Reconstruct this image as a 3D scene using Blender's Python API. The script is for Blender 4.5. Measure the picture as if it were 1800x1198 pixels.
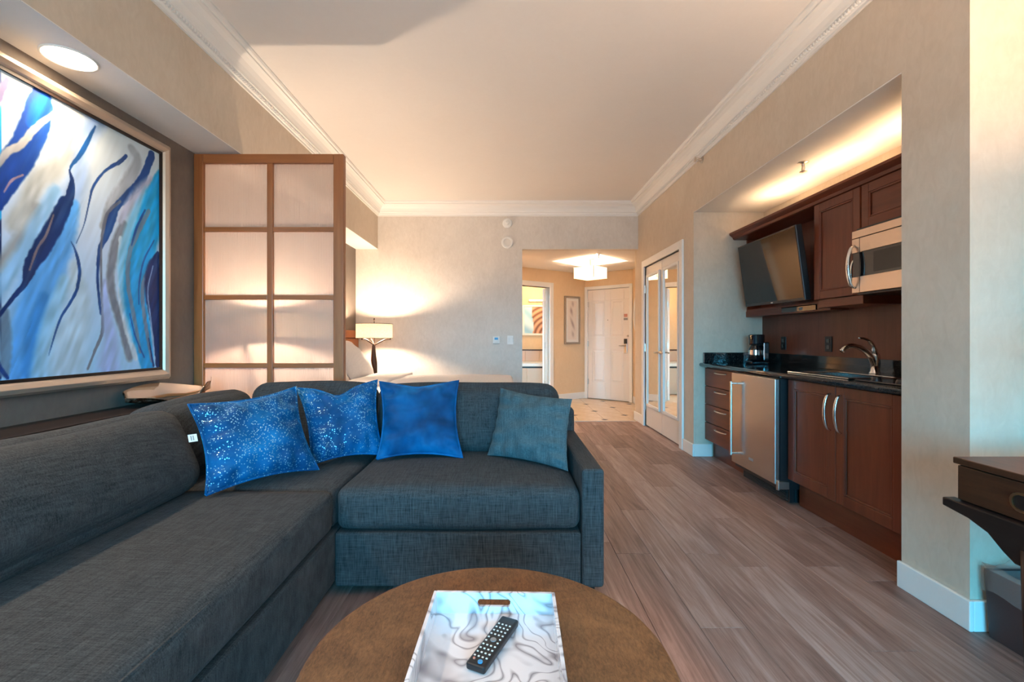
import bpy, bmesh, math, random
import numpy as np
from mathutils import Vector, Matrix, Euler

for o in list(bpy.data.objects):
    bpy.data.objects.remove(o)
SC = bpy.context.scene
COL = SC.collection
random.seed(7)
RNG = np.random.default_rng(7)

# ------------------------------------------------------------------ camera, world, exposure
cam_d = bpy.data.cameras.new('camera')
cam_d.sensor_width = 36.0
cam_d.lens = 16.0
cam_d.shift_x = 11 / 1800
cam_d.shift_y = -5 / 1800
cam_d.clip_start = 0.02
cam = bpy.data.objects.new('camera', cam_d)
cam.location = (0, 0, 1.13)
cam.rotation_euler = (math.pi / 2, 0, 0)
COL.objects.link(cam)
SC.camera = cam

SKY, GROUND = (0.08, 0.60, 1.0), (0.22, 0.24, 0.26)
SKY_STRENGTH = 25.0
world = bpy.data.worlds.new('sky')
SC.world = world
world.use_nodes = True
wt = world.node_tree
bg = wt.nodes['Background']
bg.inputs[1].default_value = SKY_STRENGTH
w_tc = wt.nodes.new('ShaderNodeTexCoord')
w_sep = wt.nodes.new('ShaderNodeSeparateXYZ')
w_rmp = wt.nodes.new('ShaderNodeValToRGB')          # ground below the horizon, even sky above it
w_rmp.color_ramp.elements[0].position = 0.49
w_rmp.color_ramp.elements[0].color = (*GROUND, 1)
w_rmp.color_ramp.elements[1].position = 0.51
w_rmp.color_ramp.elements[1].color = (*SKY, 1)
w_map = wt.nodes.new('ShaderNodeMapRange')
w_map.inputs['From Min'].default_value = -1
wt.links.new(w_tc.outputs['Generated'], w_sep.inputs[0])
wt.links.new(w_sep.outputs['Z'], w_map.inputs['Value'])
wt.links.new(w_map.outputs[0], w_rmp.inputs['Fac'])
wt.links.new(w_rmp.outputs['Color'], bg.inputs[0])

SC.view_settings.view_transform = 'Standard'
SC.view_settings.look = 'None'
SC.view_settings.gamma = 1.0
SC.view_settings.use_curve_mapping = False
SC.view_settings.exposure = 0.52

WARM = (1.0, 0.72, 0.48)
AMBER = (1.0, 0.56, 0.25)

# the window behind the camera: a portal guides the sky's light through the opening
pl = bpy.data.lights.new('window_portal', 'AREA')
pl.shape = 'RECTANGLE'
pl.size, pl.size_y = 3.3, 1.85
pl.cycles.is_portal = True
po = bpy.data.objects.new('window_portal', pl)
po.location = (0, -3.2, 1.275)
po.rotation_euler = (math.pi / 2, 0, 0)
COL.objects.link(po)


def lamp_light(name, kind, loc, power, color, parent=None, **kw):
    d = bpy.data.lights.new(name, kind)
    d.energy = power
    d.color = color
    for k, v in kw.items():
        if k not in ('rot', 'spread_deg'):
            setattr(d, k, v)
    o = bpy.data.objects.new(name, d)
    COL.objects.link(o)
    if parent is not None:
        o.parent = parent
        o.location = Vector(loc) - parent.location
    else:
        o.location = loc
    if 'rot' in kw:
        o.rotation_euler = kw['rot']
    return o


# ------------------------------------------------------------------ materials
MATS = {}


def nt_mat(name):
    m = bpy.data.materials.new(name)
    m.use_nodes = True
    nt = m.node_tree
    b = nt.nodes['Principled BSDF']
    MATS[name] = m
    return m, nt, b


def setp(b, **kw):
    names = dict(base='Base Color', rough='Roughness', metal='Metallic', coat='Coat Weight', coat_rough='Coat Roughness',
                 spec='Specular IOR Level', sheen='Sheen Weight', sheen_rough='Sheen Roughness', trans='Transmission Weight',
                 ior='IOR', emit='Emission Color', emit_s='Emission Strength', aniso='Anisotropic')
    for k, v in kw.items():
        s = b.inputs[names[k]]
        s.default_value = (*v, 1) if isinstance(v, tuple) and len(v) == 3 else v


def plain(name, base, rough=0.5, **kw):
    m, nt, b = nt_mat(name)
    setp(b, base=base, rough=rough, **kw)
    return m


def N(nt, typ, **kw):
    n = nt.nodes.new(typ)
    for k, v in kw.items():
        if k in n.inputs:
            n.inputs[k].default_value = v
        else:
            setattr(n, k, v)
    return n


def coords(nt, scale=(1, 1, 1), which='Object', rot=(0, 0, 0)):
    t = N(nt, 'ShaderNodeTexCoord')
    mp = N(nt, 'ShaderNodeMapping')
    mp.inputs['Scale'].default_value = scale
    mp.inputs['Rotation'].default_value = rot
    nt.links.new(t.outputs[which], mp.inputs['Vector'])
    return mp.outputs['Vector']


def noise(nt, vec, scale, detail=3, rough=0.5, dist=0.0):
    n = N(nt, 'ShaderNodeTexNoise')
    n.inputs['Scale'].default_value = scale
    n.inputs['Detail'].default_value = detail
    n.inputs['Roughness'].default_value = rough
    n.inputs['Distortion'].default_value = dist
    nt.links.new(vec, n.inputs['Vector'])
    return n.outputs['Fac']


def ramp(nt, fac, stops):
    r = N(nt, 'ShaderNodeValToRGB')
    el = r.color_ramp.elements
    while len(el) < len(stops):
        el.new(0.5)
    for e, (p, c) in zip(el, stops):
        e.position = p
        e.color = (*c, 1)
    nt.links.new(fac, r.inputs['Fac'])
    return r.outputs['Color']


def mixc(nt, fac, a, b, mode='MIX'):
    n = N(nt, 'ShaderNodeMix', data_type='RGBA', blend_type=mode)
    for sock, v in ((n.inputs[0], fac), (n.inputs[6], a), (n.inputs[7], b)):
        if isinstance(v, (int, float)):
            sock.default_value = v
        elif isinstance(v, tuple):
            sock.default_value = (*v, 1)
        else:
            nt.links.new(v, sock)
    return n.outputs[2]


def math_n(nt, op, a, b=0.0):
    n = N(nt, 'ShaderNodeMath', operation=op)
    for s, v in ((n.inputs[0], a), (n.inputs[1], b)):
        if isinstance(v, (int, float)):
            s.default_value = v
        else:
            nt.links.new(v, s)
    return n.outputs[0]


def bump(nt, b, h, strength=0.2, dist=0.01):
    n = N(nt, 'ShaderNodeBump')
    n.inputs['Strength'].default_value = strength
    n.inputs['Distance'].default_value = dist
    nt.links.new(h, n.inputs['Height'])
    nt.links.new(n.outputs['Normal'], b.inputs['Normal'])


def wallpaper(name, c1, c2, rough=0.7, strength=0.15):
    m, nt, b = nt_mat(name)
    v = coords(nt)
    big = noise(nt, v, 2.2, 5, 0.65, 0.6)
    fine = noise(nt, coords(nt, (1, 1, 0.5)), 26, 3, 0.6, 1.0)
    f = math_n(nt, 'ADD', math_n(nt, 'MULTIPLY', big, 0.55), math_n(nt, 'MULTIPLY', fine, 0.45))
    col = ramp(nt, f, [(0.30, c1), (0.72, c2)])
    nt.links.new(col, b.inputs['Base Color'])
    setp(b, rough=rough)
    bump(nt, b, fine, strength, 0.004)
    return m


def wood(name, c1, c2, axis='Z', rough=0.35, coat=0.0, scale=7.0, coat_rough=0.15, spec=0.5):
    m, nt, b = nt_mat(name)
    sc = {'X': (0.08, 1, 1), 'Y': (1, 0.08, 1), 'Z': (1, 1, 0.08)}[axis]
    v = coords(nt, sc)
    g = noise(nt, v, scale * 5, 5, 0.6, 0.8)
    w = noise(nt, v, scale, 3, 0.5, 1.5)
    f = math_n(nt, 'ADD', math_n(nt, 'MULTIPLY', g, 0.5), math_n(nt, 'MULTIPLY', w, 0.5))
    col = ramp(nt, f, [(0.3, c1), (0.7, c2)])
    nt.links.new(col, b.inputs['Base Color'])
    setp(b, rough=rough, coat=coat, coat_rough=coat_rough, spec=spec)
    bump(nt, b, g, 0.05, 0.002)
    return m


def fabric(name, c1, c2, scale=1.0, rough=0.9, sheen=0.2):
    m, nt, b = nt_mat(name)
    a = noise(nt, coords(nt, (9, 180, 180)), 1.0 * scale, 2, 0.6)
    c = noise(nt, coords(nt, (180, 9, 9)), 1.0 * scale, 2, 0.6)
    d = noise(nt, coords(nt, (180, 180, 14)), 1.0 * scale, 2, 0.6)
    s = math_n(nt, 'ADD', math_n(nt, 'ADD', a, c), d)
    f = math_n(nt, 'MULTIPLY', s, 0.3333)
    col = ramp(nt, f, [(0.36, c1), (0.64, c2)])
    nt.links.new(col, b.inputs['Base Color'])
    setp(b, rough=rough, sheen=sheen, spec=0.2)
    bump(nt, b, f, 0.35, 0.003)
    return m


wallpaper('beige_paper', (0.55, 0.455, 0.35), (0.67, 0.575, 0.465))
wallpaper('damask_paper', (0.62, 0.56, 0.49), (0.76, 0.70, 0.63), 0.55, 0.25)
wallpaper('taupe_paper', (0.135, 0.108, 0.088), (0.185, 0.15, 0.125), 0.7)
wallpaper('hall_paper', (0.68, 0.49, 0.30), (0.76, 0.57, 0.37))
wallpaper('ceiling_paint', (0.77, 0.73, 0.685), (0.80, 0.76, 0.715), 0.8, 0.02)
plain('trim_white', (0.82, 0.80, 0.76), 0.4)
plain('door_white', (0.78, 0.72, 0.66), 0.4)
plain('plastic_white', (0.80, 0.78, 0.74), 0.4)
plain('black_plastic', (0.012, 0.012, 0.014), 0.35)
plain('black_gloss', (0.006, 0.006, 0.008), 0.08, coat=0.5)
plain('dark_bronze', (0.055, 0.030, 0.020), 0.4, metal=0.6)
plain('chrome', (0.75, 0.73, 0.70), 0.16, metal=1.0)
plain('nickel', (0.62, 0.56, 0.50), 0.28, metal=1.0)
plain('brass', (0.72, 0.45, 0.22), 0.3, metal=1.0)
plain('mirror', (0.90, 0.90, 0.88), 0.015, metal=1.0)
plain('tv_screen', (0.006, 0.008, 0.011), 0.06, spec=0.45)
plain('porcelain', (0.85, 0.80, 0.74), 0.15)
plain('grey_rubber', (0.04, 0.04, 0.04), 0.6)
wood('cherry', (0.100, 0.020, 0.008), (0.190, 0.046, 0.018), 'Z', 0.38, 0.16, 6, 0.12, 0.35)
wood('cherry_cross', (0.100, 0.020, 0.008), (0.190, 0.046, 0.018), 'Y', 0.38, 0.16, 6, 0.12, 0.35)
wood('screen_wood', (0.25, 0.075, 0.020), (0.40, 0.140, 0.042), 'Z', 0.4, 0.1)
wood('screen_rail_wood', (0.25, 0.075, 0.020), (0.40, 0.140, 0.042), 'X', 0.4, 0.1)
wood('espresso', (0.010, 0.006, 0.005), (0.024, 0.014, 0.011), 'Y', 0.4, 0.05, 7, 0.15, 0.3)
wood('desk_wood', (0.026, 0.009, 0.004), (0.090, 0.032, 0.014), 'Y', 0.4, 0.08, 9, 0.15, 0.3)
wood('backsplash_wood', (0.100, 0.028, 0.013), (0.170, 0.052, 0.026), 'Z', 0.38, 0.1, 7, 0.15, 0.35)
fabric('sofa_fabric', (0.0155, 0.0170, 0.018), (0.064, 0.070, 0.074), 1.5, 0.95, 0.02)
fabric('teal_pillow_fabric', (0.032, 0.058, 0.066), (0.092, 0.135, 0.150), 1.4, 0.95, 0.05)
fabric('linen_white', (0.74, 0.70, 0.68), (0.84, 0.80, 0.77), 0.5, 0.9, 0.1)
fabric('headboard_leather', (0.16, 0.055, 0.022), (0.22, 0.085, 0.038), 0.4, 0.5, 0.0)


def m_velvet(name, sequins):
    m, nt, b = nt_mat(name)
    v = coords(nt)
    n = noise(nt, v, 5.0, 3, 0.55, 0.2)
    col = ramp(nt, n, [(0.30, (0.000, 0.032, 0.095)), (0.50, (0.000, 0.066, 0.19)), (0.72, (0.000, 0.130, 0.33))])
    setp(b, rough=0.6, sheen=0.75, sheen_rough=0.3, spec=0.15)
    b.inputs['Sheen Tint'].default_value = (0.0, 0.45, 1.0, 1)
    if sequins:
        vo = N(nt, 'ShaderNodeTexVoronoi', feature='F1')
        vo.inputs['Scale'].default_value = 135
        vo.inputs['Randomness'].default_value = 1.0
        nt.links.new(v, vo.inputs['Vector'])
        dot = math_n(nt, 'LESS_THAN', vo.outputs['Distance'], 0.36)
        sep = N(nt, 'ShaderNodeSeparateColor')
        nt.links.new(vo.outputs['Color'], sep.inputs[0])
        big = noise(nt, v, 5.5, 2, 0.5, 0.8)
        pick = math_n(nt, 'LESS_THAN', sep.outputs[0], math_n(nt, 'SUBTRACT', math_n(nt, 'MULTIPLY', big, 1.9), 0.55))
        f = math_n(nt, 'MULTIPLY', dot, pick)
        col = mixc(nt, f, col, (0.22, 0.48, 0.62))
        nt.links.new(math_n(nt, 'MULTIPLY', f, 0.45), b.inputs['Metallic'])
        nt.links.new(math_n(nt, 'SUBTRACT', 0.55, math_n(nt, 'MULTIPLY', f, 0.3)), b.inputs['Roughness'])
    nt.links.new(col, b.inputs['Base Color'])
    bump(nt, b, noise(nt, v, 14, 3, 0.6, 0.5), 0.35, 0.012)
    return m


m_velvet('blue_velvet', False)
m_velvet('blue_sequin_velvet', True)


def m_plank():
    m, nt, b = nt_mat('plank')
    oi = N(nt, 'ShaderNodeObjectInfo')
    t = N(nt, 'ShaderNodeTexCoord')
    add = N(nt, 'ShaderNodeVectorMath', operation='ADD')
    mul = N(nt, 'ShaderNodeVectorMath', operation='SCALE')
    nt.links.new(oi.outputs['Random'], mul.inputs['Scale'])
    mul.inputs[0].default_value = (13.0, 29.0, 7.0)
    nt.links.new(t.outputs['Object'], add.inputs[0])
    nt.links.new(mul.outputs[0], add.inputs[1])

    def mp(sc):
        k = N(nt, 'ShaderNodeMapping')
        k.inputs['Scale'].default_value = sc
        nt.links.new(add.outputs[0], k.inputs['Vector'])
        return k.outputs['Vector']
    g = noise(nt, mp((60, 2.2, 1)), 1.0, 6, 0.7, 1.0)
    w = noise(nt, mp((9, 0.9, 1)), 1.0, 4, 0.6, 2.4)
    f = math_n(nt, 'ADD', math_n(nt, 'MULTIPLY', g, 0.5), math_n(nt, 'MULTIPLY', w, 0.5))
    f = math_n(nt, 'ADD', f, math_n(nt, 'MULTIPLY', math_n(nt, 'SUBTRACT', oi.outputs['Random'], 0.5), 0.22))
    col = ramp(nt, f, [(0.30, (0.140, 0.078, 0.062)), (0.5, (0.285, 0.183, 0.152)), (0.70, (0.45, 0.335, 0.30))])
    nt.links.new(col, b.inputs['Base Color'])
    nt.links.new(math_n(nt, 'ADD', 0.34, math_n(nt, 'MULTIPLY', g, 0.2)), b.inputs['Roughness'])
    setp(b, spec=0.3)
    bump(nt, b, g, 0.12, 0.002)
    return m


m_plank()


def m_tile():
    m, nt, b = nt_mat('cream_tile')
    v = coords(nt)
    f = noise(nt, v, 6, 4, 0.6, 0.6)
    nt.links.new(ramp(nt, f, [(0.3, (0.56, 0.43, 0.30)), (0.7, (0.68, 0.54, 0.40))]), b.inputs['Base Color'])
    setp(b, rough=0.25)


m_tile()
plain('inset_tile', (0.02, 0.014, 0.012), 0.6)
plain('grout', (0.42, 0.33, 0.25), 0.8)


def m_granite():
    m, nt, b = nt_mat('black_granite')
    f = noise(nt, coords(nt), 140, 3, 0.7)
    nt.links.new(ramp(nt, f, [(0.45, (0.005, 0.005, 0.006)), (0.75, (0.05, 0.045, 0.04))]), b.inputs['Base Color'])
    setp(b, rough=0.10, coat=0.3, coat_rough=0.05)


m_granite()


def m_steel(name, base, rough, axis='Z'):
    m, nt, b = nt_mat(name)
    sc = (1, 1, 0.03) if axis == 'Z' else (1, 0.03, 1)
    f = noise(nt, coords(nt, sc), 160, 2, 0.5)
    nt.links.new(math_n(nt, 'ADD', rough, math_n(nt, 'MULTIPLY', f, 0.05)), b.inputs['Roughness'])
    setp(b, base=base, metal=1.0)


m_steel('fridge_steel', (0.52, 0.50, 0.49), 0.22)
m_steel('microwave_steel', (0.66, 0.52, 0.42), 0.30, 'Y')


def m_reeded():
    m, nt, b = nt_mat('reeded_glass')
    out = nt.nodes['Material Output']
    nt.nodes.remove(b)
    v = coords(nt, (1, 0, 0))
    w = N(nt, 'ShaderNodeTexWave', wave_type='BANDS', bands_direction='X')
    w.inputs['Scale'].default_value = 55
    nt.links.new(v, w.inputs['Vector'])
    bp = N(nt, 'ShaderNodeBump')
    bp.inputs['Strength'].default_value = 0.8
    bp.inputs['Distance'].default_value = 0.004
    nt.links.new(w.outputs['Fac'], bp.inputs['Height'])
    g = N(nt, 'ShaderNodeBsdfGlass')
    g.inputs['Roughness'].default_value = 0.035
    g.inputs['IOR'].default_value = 1.3
    g.inputs['Color'].default_value = (0.97, 0.93, 0.90, 1)
    nt.links.new(bp.outputs[0], g.inputs['Normal'])
    tl = N(nt, 'ShaderNodeBsdfTranslucent')
    tl.inputs['Color'].default_value = (0.86, 0.76, 0.70, 1)
    df = N(nt, 'ShaderNodeBsdfDiffuse')
    df.inputs['Color'].default_value = (0.74, 0.64, 0.60, 1)
    m1 = N(nt, 'ShaderNodeMixShader')
    m1.inputs[0].default_value = 0.45
    nt.links.new(tl.outputs[0], m1.inputs[1])
    nt.links.new(df.outputs[0], m1.inputs[2])
    m2 = N(nt, 'ShaderNodeMixShader')
    m2.inputs[0].default_value = 0.40
    nt.links.new(g.outputs[0], m2.inputs[1])
    nt.links.new(m1.outputs[0], m2.inputs[2])
    nt.links.new(m2.outputs[0], out.inputs['Surface'])


m_reeded()


def m_shade(name, col, glow, strength):
    m, nt, b = nt_mat(name)
    out = nt.nodes['Material Output']
    f = noise(nt, coords(nt, (40, 40, 160)), 1.0, 3, 0.7)
    c = ramp(nt, f, [(0.35, tuple(x * 0.72 for x in col)), (0.65, col)])
    tl = N(nt, 'ShaderNodeBsdfTranslucent')
    nt.links.new(c, tl.inputs['Color'])
    nt.links.new(c, b.inputs['Base Color'])
    setp(b, rough=0.8)
    if strength:
        setp(b, emit=glow, emit_s=strength)
    mx = N(nt, 'ShaderNodeMixShader')
    mx.inputs[0].default_value = 0.6
    nt.links.new(b.outputs[0], mx.inputs[1])
    nt.links.new(tl.outputs[0], mx.inputs[2])
    nt.links.new(mx.outputs[0], out.inputs['Surface'])


m_shade('lamp_shade', (0.74, 0.68, 0.58), WARM, 0.0)
m_shade('hall_shade', (0.92, 0.86, 0.74), WARM, 1.2)


def m_emit(name, col, s):
    m, nt, b = nt_mat(name)
    setp(b, base=(0.8, 0.8, 0.8), emit=col, emit_s=s)


m_emit('bulb_glow', (1.0, 0.80, 0.55), 18.0)
m_emit('strip_glow', (1.0, 0.70, 0.40), 10.0)


def m_table():
    m, nt, b = nt_mat('table_leather')
    v = coords(nt)
    f1 = noise(nt, v, 7, 5, 0.7, 0.8)
    f2 = noise(nt, coords(nt, (1, 0.35, 1), 'Object', (0, 0, 0.3)), 190, 3, 0.7, 0.6)
    f = math_n(nt, 'ADD', math_n(nt, 'MULTIPLY', f1, 0.5), math_n(nt, 'MULTIPLY', f2, 0.5))
    nt.links.new(ramp(nt, f, [(0.34, (0.060, 0.025, 0.009)), (0.66, (0.235, 0.112, 0.045))]), b.inputs['Base Color'])
    setp(b, rough=0.55)
    bump(nt, b, f2, 0.4, 0.002)


m_table()


def m_marble():
    m, nt, b = nt_mat('marbled_lacquer')
    v = coords(nt)
    warp = N(nt, 'ShaderNodeTexNoise')
    warp.inputs['Scale'].default_value = 4.0
    warp.inputs['Detail'].default_value = 2.0
    nt.links.new(v, warp.inputs['Vector'])
    ad = N(nt, 'ShaderNodeVectorMath', operation='MULTIPLY_ADD')
    ad.inputs[1].default_value = (0.35, 0.35, 0.35)
    nt.links.new(warp.outputs['Color'], ad.inputs[0])
    nt.links.new(v, ad.inputs[2])
    big = noise(nt, ad.outputs[0], 4.2, 2, 0.5, 0.5)
    bands = math_n(nt, 'ABSOLUTE', math_n(nt, 'SINE', math_n(nt, 'MULTIPLY', big, 44.0)))
    wide = noise(nt, v, 9.0, 2, 0.5, 0.8)
    width = math_n(nt, 'MULTIPLY', math_n(nt, 'POWER', wide, 3.0), 6.5)
    edge = N(nt, 'ShaderNodeMath', operation='DIVIDE', use_clamp=True)
    nt.links.new(bands, edge.inputs[0])
    nt.links.new(math_n(nt, 'ADD', width, 0.02), edge.inputs[1])
    ink = mixc(nt, noise(nt, v, 14.0, 3, 0.6), (0.10, 0.085, 0.10), (0.42, 0.38, 0.42))
    white = mixc(nt, noise(nt, v, 5.0, 2, 0.5), (0.86, 0.83, 0.85), (0.74, 0.72, 0.76))
    col = mixc(nt, math_n(nt, 'POWER', edge.outputs[0], 0.7), ink, white)
    nt.links.new(col, b.inputs['Base Color'])
    setp(b, rough=0.12, coat=0.3)


m_marble()


def m_vcol(name, rough=0.45):
    m, nt, b = nt_mat(name)
    a = N(nt, 'ShaderNodeVertexColor')
    a.layer_name = 'paint'
    nt.links.new(a.outputs['Color'], b.inputs['Base Color'])
    setp(b, rough=rough, spec=0.25)
    bump(nt, b, noise(nt, coords(nt, (1, 1, 0.5)), 60, 4, 0.6, 1.5), 0.12, 0.003)


m_vcol('painted_canvas')


def m_dish():
    m, nt, b = nt_mat('hammered_bronze')
    v = coords(nt)
    f = noise(nt, v, 34, 4, 0.7, 0.8)
    nt.links.new(ramp(nt, f, [(0.4, (0.05, 0.03, 0.02)), (0.62, (0.40, 0.28, 0.20))]), b.inputs['Base Color'])
    setp(b, rough=0.35, metal=1.0)
    bump(nt, b, f, 0.9, 0.02)


m_dish()
plain('polished_silver', (0.82, 0.76, 0.68), 0.10, metal=1.0)
plain('champagne_frame', (0.50, 0.42, 0.34), 0.38, metal=0.6)
plain('silver_frame', (0.36, 0.31, 0.26), 0.4, metal=0.7)
plain('mat_board', (0.78, 0.74, 0.68), 0.7)
plain('notice_red', (0.55, 0.22, 0.16), 0.5)
plain('blue_print', (0.05, 0.30, 0.60), 0.4)
plain('grey_print', (0.25, 0.25, 0.25), 0.5)
plain('bin_brown', (0.055, 0.028, 0.026), 0.55)
plain('tub_tile', (0.62, 0.46, 0.34), 0.3)


def m_liner():
    m, nt, b = nt_mat('clear_liner')
    out = nt.nodes['Material Output']
    tr = N(nt, 'ShaderNodeBsdfTransparent')
    setp(b, base=(0.75, 0.68, 0.62), rough=0.2)
    mx = N(nt, 'ShaderNodeMixShader')
    mx.inputs[0].default_value = 0.16
    nt.links.new(tr.outputs[0], mx.inputs[1])
    nt.links.new(b.outputs[0], mx.inputs[2])
    nt.links.new(mx.outputs[0], out.inputs['Surface'])


m_liner()


def m_pane():
    m, nt, b = nt_mat('window_glass')
    out = nt.nodes['Material Output']
    tr = N(nt, 'ShaderNodeBsdfTransparent')
    gl = N(nt, 'ShaderNodeBsdfGlossy')
    gl.inputs['Roughness'].default_value = 0.02
    mx = N(nt, 'ShaderNodeMixShader')
    mx.inputs[0].default_value = 0.06
    nt.links.new(tr.outputs[0], mx.inputs[1])
    nt.links.new(gl.outputs[0], mx.inputs[2])
    nt.links.new(mx.outputs[0], out.inputs['Surface'])


m_pane()


# ------------------------------------------------------------------ mesh helpers
class MB:
    def __init__(self):
        self.v, self.f, self.m = [], [], []

    def add(self, vs, fs, mi=0):
        n = len(self.v)
        self.v += [tuple(p) for p in vs]
        self.f += [tuple(i + n for i in f) for f in fs]
        self.m += [mi] * len(fs)
        return self

    def box(self, x0, x1, y0, y1, z0, z1, mi=0):
        vs = [(x, y, z) for z in (z0, z1) for y in (y0, y1) for x in (x0, x1)]
        return self.add(vs, [(0, 2, 3, 1), (4, 5, 7, 6), (0, 1, 5, 4), (2, 6, 7, 3), (0, 4, 6, 2), (1, 3, 7, 5)], mi)

    def prism(self, poly, a, b, axis='z', mi=0):
        """polygon (two coordinates) pushed from a to b along axis"""
        def pt(p, t):
            return {'z': (p[0], p[1], t), 'x': (t, p[0], p[1]), 'y': (p[0], t, p[1])}[axis]
        n = len(poly)
        vs = [pt(p, a) for p in poly] + [pt(p, b) for p in poly]
        fs = [tuple(range(n))[::-1], tuple(range(n, 2 * n))]
        fs += [(i, (i + 1) % n, n + (i + 1) % n, n + i) for i in range(n)]
        return self.add(vs, fs, mi)

    def lathe(self, prof, c=(0, 0, 0), seg=32, axis='z', mi=0, cap=True, sx=1.0, sy=1.0):
        vs, fs = [], []
        for r, z in prof:
            for k in range(seg):
                a = 2 * math.pi * k / seg
                p = (r * math.cos(a) * sx, r * math.sin(a) * sy, z)
                if axis == 'x':
                    p = (p[2], p[0], p[1])
                elif axis == 'y':
                    p = (p[0], p[2], p[1])
                vs.append((c[0] + p[0], c[1] + p[1], c[2] + p[2]))
        for i in range(len(prof) - 1):
            for k in range(seg):
                k2 = (k + 1) % seg
                fs.append((i * seg + k, i * seg + k2, (i + 1) * seg + k2, (i + 1) * seg + k))
        if cap:
            fs.append(tuple(range(seg))[::-1])
            fs.append(tuple((len(prof) - 1) * seg + k for k in range(seg)))
        return self.add(vs, fs, mi)

    def tube(self, pts, rad, seg=10, mi=0, flat=1.0):
        pts = [Vector(p) for p in pts]
        n = len(pts)
        rs = rad if isinstance(rad, (list, tuple)) else [rad] * n
        vs, fs = [], []
        prev = None
        for i, p in enumerate(pts):
            t = (pts[min(i + 1, n - 1)] - pts[max(i - 1, 0)]).normalized()
            if prev is None:
                ref = Vector((0, 0, 1)) if abs(t.z) < 0.9 else Vector((1, 0, 0))
                u = t.cross(ref).normalized()
            else:
                u = (prev - t * prev.dot(t)).normalized()
            prev = u
            w = t.cross(u)
            for k in range(seg):
                a = 2 * math.pi * k / seg
                vs.append(p + u * (rs[i] * math.cos(a)) + w * (rs[i] * flat * math.sin(a)))
        for i in range(n - 1):
            for k in range(seg):
                k2 = (k + 1) % seg
                fs.append((i * seg + k, i * seg + k2, (i + 1) * seg + k2, (i + 1) * seg + k))
        fs.append(tuple(range(seg))[::-1])
        fs.append(tuple((n - 1) * seg + k for k in range(seg)))
        return self.add(vs, fs, mi)

    def build(self, name, mats, parent=None, bevel=0.0, smooth=False, seg=2, loc=None, local=False, sub=0):
        me = bpy.data.meshes.new(name)
        me.from_pydata(self.v, [], self.f)
        bm = bmesh.new()
        bm.from_mesh(me)
        bmesh.ops.recalc_face_normals(bm, faces=bm.faces)
        bm.to_mesh(me)
        bm.free()
        for m in ([mats] if isinstance(mats, str) else mats):
            me.materials.append(MATS[m])
        if len(set(self.m)) > 1:
            me.polygons.foreach_set('material_index', self.m)
        if smooth:
            me.polygons.foreach_set('use_smooth', [True] * len(me.polygons))
        return link(name, me, parent, bevel, seg, local, sub)


def world_of(o):
    """accumulated translation of an unrotated chain of parents"""
    p = Vector((0, 0, 0))
    while o is not None:
        p += o.location
        o = o.parent
    return p


def link(name, me, parent=None, bevel=0.0, seg=2, local=False, sub=0):
    o = bpy.data.objects.new(name, me)
    COL.objects.link(o)
    if parent is not None:
        if not local:
            o.location = -world_of(parent)
        o.parent = parent
    if bevel:
        b = o.modifiers.new('bevel', 'BEVEL')
        b.width = bevel
        b.segments = seg
        b.limit_method = 'ANGLE'
        b.angle_limit = math.radians(40)
        b.harden_normals = False
    if sub:
        s = o.modifiers.new('subdivision', 'SUBSURF')
        s.levels = s.render_levels = sub
    return o


def tag(o, label=None, cat=None, group=None, kind=None):
    for k, v in (('label', label), ('category', cat), ('group', group), ('kind', kind)):
        if v:
            o[k] = v
    return o


def thing(name, loc, label, cat, group=None, rot=None):
    o = bpy.data.objects.new(name, None)
    o.empty_display_size = 0.1
    COL.objects.link(o)
    o.location = loc
    if rot:
        o.rotation_euler = rot
    return tag(o, label, cat, group)


def struct(name, mb, mats, label=None, cat=None, **kw):
    o = mb.build(name, mats, **kw)
    return tag(o, label, cat, kind='structure')


def smooth_path(pts, n=8):
    """Catmull-Rom through points"""
    P = [Vector(p) for p in pts]
    P = [P[0] * 2 - P[1]] + P + [P[-1] * 2 - P[-2]]
    out = []
    for i in range(1, len(P) - 2):
        for k in range(n):
            t = k / n
            out.append(0.5 * ((2 * P[i]) + (P[i + 1] - P[i - 1]) * t + (2 * P[i - 1] - 5 * P[i] + 4 * P[i + 1] - P[i + 2]) * t * t
                              + (3 * P[i] - P[i - 1] - 3 * P[i + 1] + P[i + 2]) * t ** 3))
    out.append(P[-2])
    return out


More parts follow.
